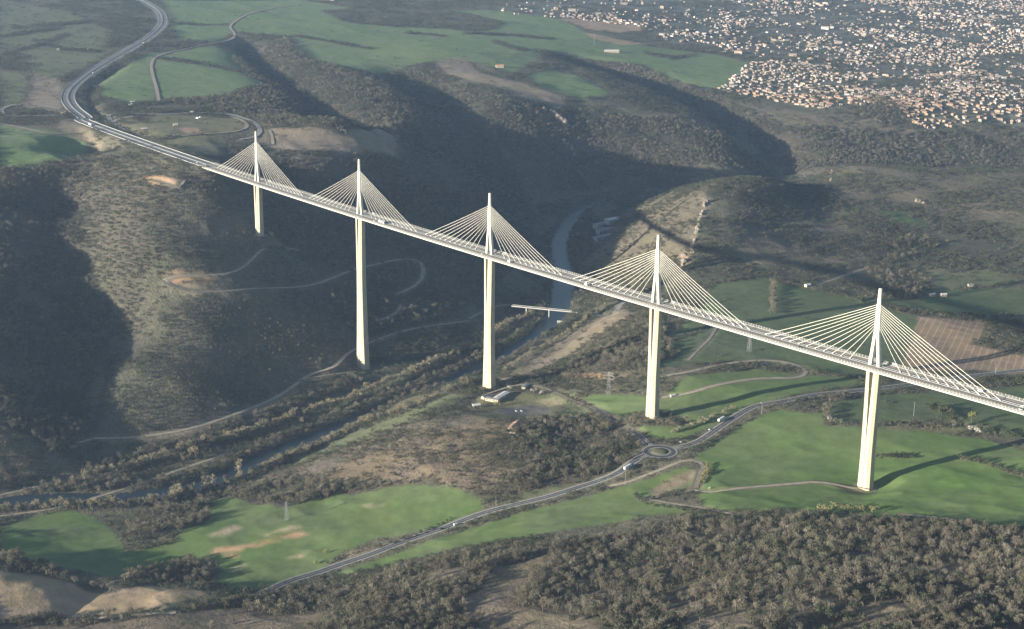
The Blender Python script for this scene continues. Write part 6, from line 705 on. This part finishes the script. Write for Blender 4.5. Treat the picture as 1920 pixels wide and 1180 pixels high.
for it in ITEMS:
    k,(x,y,rg),a_=it[0],it[1],it[2]
    if k in('farm','barn','hall','tent','wing'):building(k,x,y,*a_)
    elif k=='pylon':lattice(x,y,*a_)
    elif k=='post':pole(x,y,*a_)
    elif k in('truck','car','van'):
        hd=heading(x,y);vehicle(k,a_[1],(x,y,H(x,y)+(.5 if rg<3300 else 1.2)),hd,a_[2])
    else:
        h,c_,lab,cat=a_
        m={'blossom':M_blos,'yellow':M_yel,'bare':M_pop}[c_]
        place_tree('shrub' if cat=='shrub' else 'tree',k,m,3,x,y,h,lab,cat,None,1.2,220)
# ---------------------------------------------------------------- woods and scrub by the land cover
dens=dnt[cls].copy();dens[nocover|nearroad]=0
clump=fbm(GX,GY,75.,3,51);gap=fbm(GX,GY,48.,3,57)
dens=np.where((dens>0)&(dens<.9)&(cls!=CN.index('spur')),dens*np.clip(1+2.4*clump,.05,2.2),np.where(dens>=.9,np.clip(1.1+2.2*gap,.12,1.),dens))
dens[(dR>19)&(dR<38)&~nearroad]=.9;cls[(dR>19)&(dR<38)&~nearroad]=CN.index('forest')
Rl=[];Al=[];Bl=[]
for r0,r1,st in ((1080,1750,5.9),(1750,2700,5.9),(2700,4200,7.4),(4200,5600,9.),(5600,8200,12.)):
    nr_=int((r1-r0)/st)
    for q in range(nr_):
        rc=r0+(q+.5)*st;na_=int(.80*rc/st);Rl.append(rc+rng.uniform(-.5,.5,na_)*st);Al.append(YAW-.40+(np.arange(na_)+rng.uniform(-.02,1.02,na_))*.80/na_);Bl.append(np.full(na_,st))
R_=np.concatenate(Rl);A_=np.concatenate(Al);B_=np.concatenate(Bl)
I=np.clip(np.searchsorted(rr,R_),1,NR-1);J=np.clip(np.searchsorted(tt,A_),1,NT-1)
I-=(np.abs(rr[I-1]-R_)<np.abs(rr[I]-R_));J-=(np.abs(tt[J-1]-A_)<np.abs(tt[J]-A_))
idx=I*NT+J
keep=rng.random(len(idx))<dens[idx]
R_,A_,idx,B_=R_[keep],A_[keep],idx[keep],B_[keep]
X_=CP[0]+R_*np.sin(A_);Y_=CP[1]+R_*np.cos(A_);Z_=T.h(X_,Y_);C_=cls[idx]
fidx=[CN.index(c) for c in('forest','forestgreen','clear')]
isF=np.isin(C_,fidx);isG=C_==CN.index('forestgreen')
rnd=rng.random(len(X_));green=fbm(X_,Y_,85.,3,77)
isS_=C_==CN.index('spur')
farw=np.clip((R_-1750)/1200,0,1)
ever=np.where(isG,rnd<.8,np.where(isS_,rnd<.72,np.where(isF,rnd<(.14+.30*farw+.5*np.clip(green*2.2,0,1)),rnd<.62)))
bare=(~ever)&isF
bush=~(ever|bare)
var=rng.random(len(R_))**1.3
Hs=np.where(isF,6.5+7.5*var*np.clip(1.15-farw*.45,0,1),3.8+(3.4+2.4*farw)*var)
Hs=np.where(isF&(R_<1750),5.5+9.5*var,Hs)
isS=C_==CN.index('spur');Hs=np.where(isG|isS,4.2+3.6*var,Hs)
Wd_=np.where(isF,np.where(R_<1750,.98,1.15),1.75)*np.clip(B_/6.8,1,1.6)
U_,V_=img(X_,Y_,Z_)
inside=(U_>0)&(U_<1920)&(V_>-10)&(V_<1195)
# the 300 nearest trees of the near wood are things of their own
big=np.nonzero(bare&inside&(V_>1000))[0];big=big[np.argsort(R_[big]-Hs[big]*12)][:285]
bigG=np.nonzero(ever&inside&(V_>1000))[0];bigG=bigG[np.argsort(R_[bigG]-Hs[bigG]*12)][:110]
def zone(u):return 'left' if u<700 else ('centre' if u<1300 else 'right')
for i in big:
    zz={'left':'at the lower left of the frame','centre':'at the bottom centre','right':'at the bottom right'}[zone(U_[i])]
    place_tree('woodland_tree','bare',M_bare,int(i)%6,X_[i],Y_[i],float(Hs[i]),'bare grey-brown tree crowded in the near wood '+zz,'tree','bare trees of the near wood '+zz,float(Wd_[i]),360,float(Z_[i])-.3)
for i in bigG:
    zz={'left':'at the lower left of the frame','centre':'at the bottom centre','right':'at the bottom right'}[zone(U_[i])]
    place_tree('evergreen_tree','leaf',M_green,int(i)%6,X_[i],Y_[i],float(Hs[i])*.8,'dark olive evergreen among bare trees in the near wood '+zz,'tree','evergreens of the near wood '+zz,float(Wd_[i]),200,float(Z_[i])-.3)
used=np.zeros(len(X_),bool);used[big]=True;used[bigG]=True
def scatter(name,mask,kind,m,n,label,scale_h=1.):
    col_=bpy.data.collections.new(name+'_kinds')
    for k in range(5):
        tb,cb=tree_mesh(kind,500+k*7,n);o=MB();o.add(tb.V,tb.F,0);o.add(cb.V,cb.F,1)
        ob=o.build('tree_kind',[M_bark,m],link=False);col_.objects.link(ob)
    ii=np.nonzero(mask)[0];me=bpy.data.meshes.new(name);me.vertices.add(len(ii));me.vertices.foreach_set('co',np.stack([X_[ii],Y_[ii],Z_[ii]-.3],1).astype(np.float32).ravel())
    sc=np.stack([Hs[ii]*Wd_[ii]*scale_h,Hs[ii]*Wd_[ii]*scale_h,Hs[ii]*scale_h],1).astype(np.float32)
    a=me.attributes.new('tree_scale','FLOAT_VECTOR','POINT');a.data.foreach_set('vector',sc.ravel())
    ro=np.zeros((len(ii),3),np.float32);ro[:,2]=rng.uniform(0,6.28,len(ii));a=me.attributes.new('tree_turn','FLOAT_VECTOR','POINT');a.data.foreach_set('vector',ro.ravel())
    a=me.attributes.new('tree_kind','INT','POINT');a.data.foreach_set('value',rng.integers(0,5,len(ii)).astype(np.int32))
    me.update();me.materials.append(m)
    ob=bpy.data.objects.new(name,me);COL.objects.link(ob);tag(ob,label,None,None,'stuff')
    ng=bpy.data.node_groups.new(name,'GeometryNodeTree');ng.interface.new_socket('Geometry',in_out='INPUT',socket_type='NodeSocketGeometry');ng.interface.new_socket('Geometry',in_out='OUTPUT',socket_type='NodeSocketGeometry')
    n_=ng.nodes;l=ng.links;gi=n_.new('NodeGroupInput');go=n_.new('NodeGroupOutput');ci=n_.new('GeometryNodeCollectionInfo');ci.inputs['Collection'].default_value=col_;ci.inputs['Separate Children'].default_value=True;ci.inputs['Reset Children'].default_value=True
    ip=n_.new('GeometryNodeInstanceOnPoints');ip.inputs['Pick Instance'].default_value=True
    def na(nm,t):
        q=n_.new('GeometryNodeInputNamedAttribute');q.data_type=t;q.inputs['Name'].default_value=nm;return q.outputs['Attribute']
    l.new(gi.outputs[0],ip.inputs['Points']);l.new(ci.outputs[0],ip.inputs['Instance']);l.new(na('tree_kind','INT'),ip.inputs['Instance Index'])
    e2=n_.new('FunctionNodeEulerToRotation');l.new(na('tree_turn','FLOAT_VECTOR'),e2.inputs[0]);l.new(e2.outputs[0],ip.inputs['Rotation'])
    l.new(na('tree_scale','FLOAT_VECTOR'),ip.inputs['Scale']);l.new(ip.outputs[0],go.inputs[0])
    md=ob.modifiers.new('scatter','NODES');md.node_group=ng
    print(name,len(ii))
    return ob
scatter('bare_woodland',bare&~used,'bare',M_bare,250,'dense leafless brown woodland over the slopes')
scatter('evergreen_woodland',ever&~used,'leaf',M_green,120,'dark evergreen oaks and pines over the slopes',.85)
scatter('scrub',bush&~used,'bush',M_bush,90,'low scrub bushes dotted over dry ground')
# ---------------------------------------------------------------- town
tp=[np.array(P,float) for c,P in COV if c=='town']
gx=[];
for pi,P in enumerate(tp[:2]):
    st=14. if pi==0 else 17.
    x0,y0=P.min(0);x1,y1=P.max(0);nx=int((x1-x0)/st);ny=int((y1-y0)/st)
    a_,b_=np.meshgrid(np.arange(nx),np.arange(ny));x=x0+(a_.ravel()+rng.uniform(.1,.9,a_.size))*st;y=y0+(b_.ravel()+rng.uniform(.1,.9,a_.size))*st
    m=inpoly(x,y,P);x,y=x[m],y[m];d=fbm(x,y,210.,3,91);u,v=img(x,y,T.base(x,y))
    ex=np.where((u<1560)&(v>118)&(v<205),.30,0)+np.where((u>1500)&(v>20)&(v<110),.12,0)-np.where((u<1350)&(v<100),.18,0)
    th_=fbm(x,y,400.,2,5)*2.2;pu=np.cos(th_)*x+np.sin(th_)*y;pv=-np.sin(th_)*x+np.cos(th_)*y
    pr=np.clip((.36 if pi==0 else .33)+1.0*d+ex,.06,.85)*(np.mod(pv,46.)>14)*(np.mod(pu,170.)>16);m=(rng.random(len(x))<pr)&(u>-40)&(u<1960);x,y=x[m],y[m]
    gx.append(np.stack([x,y,np.full(len(x),pi)],1))
HX=np.vstack(gx);HX=HX[np.argsort(np.hypot(HX[:,0]-CP[0],HX[:,1]-CP[1]))]
HZ=T.h(HX[:,0],HX[:,1]);HU,HV=img(HX[:,0],HX[:,1],HZ)
hd=fbm(HX[:,0],HX[:,1],400.,2,5)*2.2
protoH=[]
for L,W,h_ in ((12,9,4.5),(15,9,3.4),(10,9,6),(18,8,5.5)):
    wl,rf=house_mesh(L,W,h_,.34,.5);w_=wl.build('house_wall',M_hwall,link=False);r_=rf.build('roof',M_hroof,link=False);protoH.append((w_.data,r_.data,wl,rf))
def hcell(u,v):
    a_='at the left tip of the town' if u<1450 else 'in the dense middle estate' if u<1620 else 'in the scattered quarter' if u<1760 else 'at the right edge of the frame'
    return a_
n_ind=0
for i in range(len(HX)):
    if n_ind>=295:break
    if not(0<HU[i]<1920 and 0<HV[i]<1180):continue
    k=int(rng.integers(0,4));o=bpy.data.objects.new('house',protoH[k][0]);COL.objects.link(o);o.location=(HX[i,0],HX[i,1],HZ[i]);o.rotation_euler=(0,0,hd[i]+(math.pi/2 if rng.random()<.35 else 0)+rng.normal(0,.12))
    sx=float(rng.uniform(.62,.98));o.scale=(sx,sx,sx)
    r_=bpy.data.objects.new('roof',protoH[k][1]);COL.objects.link(r_);r_.parent=o
    c_=hcell(HU[i],HV[i]);tag(o,'pale tiled house '+c_+', near side of town','house','near houses '+c_);n_ind+=1;last=i
rest=MB();cols=[]
RB_=[(.44,.28,.20),(.38,.29,.23),(.32,.30,.29),(.48,.35,.27),(.27,.26,.26)];WB_=[(.44,.36,.29),(.40,.30,.22),(.52,.48,.43),(.34,.27,.22)]
TW=[mat('town_wall',c,.9) for c in WB_];TR=[mat('town_roof',c,.9) for c in RB_]
for i in range(last+1,len(HX)):
    k=int(rng.integers(0,4));sx=rng.uniform(.55,.9)
    if HX[i,2]==1 and rng.random()<.05:sx*=1.9
    a_=hd[i]+(math.pi/2 if rng.random()<.35 else 0)+rng.normal(0,.12);c,s=math.cos(a_)*sx,math.sin(a_)*sx
    for mbx,ii in ((protoH[k][2],int(rng.integers(0,4))),(protoH[k][3],4+int(rng.integers(0,5)))):
        rest.add([(HX[i,0]+c*x-s*y,HX[i,1]+s*x+c*y,HZ[i]+z*sx) for x,y,z in mbx.V],mbx.F,ii)
o=rest.build('distant_town',TW+TR);tag(o,'countless small pale houses of the far town',None,None,'stuff');print('town',len(HX))
# ---------------------------------------------------------------- haze, light, camera
zlow=float(GZ.min())-4
mb=MB();mb.box(CP[0]-15400,CP[0]+15400,CP[1]-15400,CP[1]+15400,zlow,CP[2]+40)
hz=mb.build('haze',[]);hz.data.materials.clear()
hm=bpy.data.materials.new('haze');hm.use_nodes=True;hn=hm.node_tree.nodes
for q in list(hn):
    if q.type!='OUTPUT_MATERIAL':hn.remove(q)
pv=hn.new('ShaderNodeVolumePrincipled');pv.inputs['Density'].default_value=HAZE;pv.inputs['Color'].default_value=HZC;pv.inputs['Anisotropy'].default_value=.2
hm.node_tree.links.new(pv.outputs[0],[q for q in hn if q.type=='OUTPUT_MATERIAL'][0].inputs['Volume'])
hz.data.materials.append(hm);tag(hz,'thin blue evening haze over the valley',None,None,'stuff')
SAZ,SEL=math.radians(SUN_AZ),math.radians(SUN_EL)
L=bpy.data.lights.new('sun','SUN');L.energy=SUN_E;L.angle=math.radians(.5);L.color=(1,.925,.79);lo=bpy.data.objects.new('sun',L);COL.objects.link(lo)
dv=Vector((math.sin(SAZ)*math.cos(SEL),math.cos(SAZ)*math.cos(SEL),-math.sin(SEL)));lo.rotation_euler=dv.to_track_quat('-Z','Y').to_euler()
w=bpy.data.worlds.new('World');SC.world=w;w.use_nodes=True;bg=w.node_tree.nodes['Background'];sk=w.node_tree.nodes.new('ShaderNodeTexSky');sk.sky_type='NISHITA';sk.sun_disc=False
sk.sun_elevation=SEL;sk.sun_rotation=math.radians(SUN_AZ+180);sk.altitude=800;w.node_tree.links.new(sk.outputs[0],bg.inputs[0]);bg.inputs[1].default_value=SKY
cam=bpy.data.cameras.new('camera');co=bpy.data.objects.new('camera',cam);COL.objects.link(co)
m=Matrix([[RT[k],UP[k],-FW[k]] for k in range(3)]).to_4x4();m.translation=CP;co.matrix_world=m
cam.sensor_width=36;cam.lens=FOC/1920*36;cam.clip_start=5;cam.clip_end=60000;SC.camera=co
vs=SC.view_settings;vs.view_transform='Standard';vs.look='None';vs.gamma=1;vs.use_curve_mapping=False;vs.exposure=EXPO
SC.cycles.max_bounces=6;SC.cycles.diffuse_bounces=2;SC.cycles.volume_bounces=1;SC.cycles.transparent_max_bounces=8
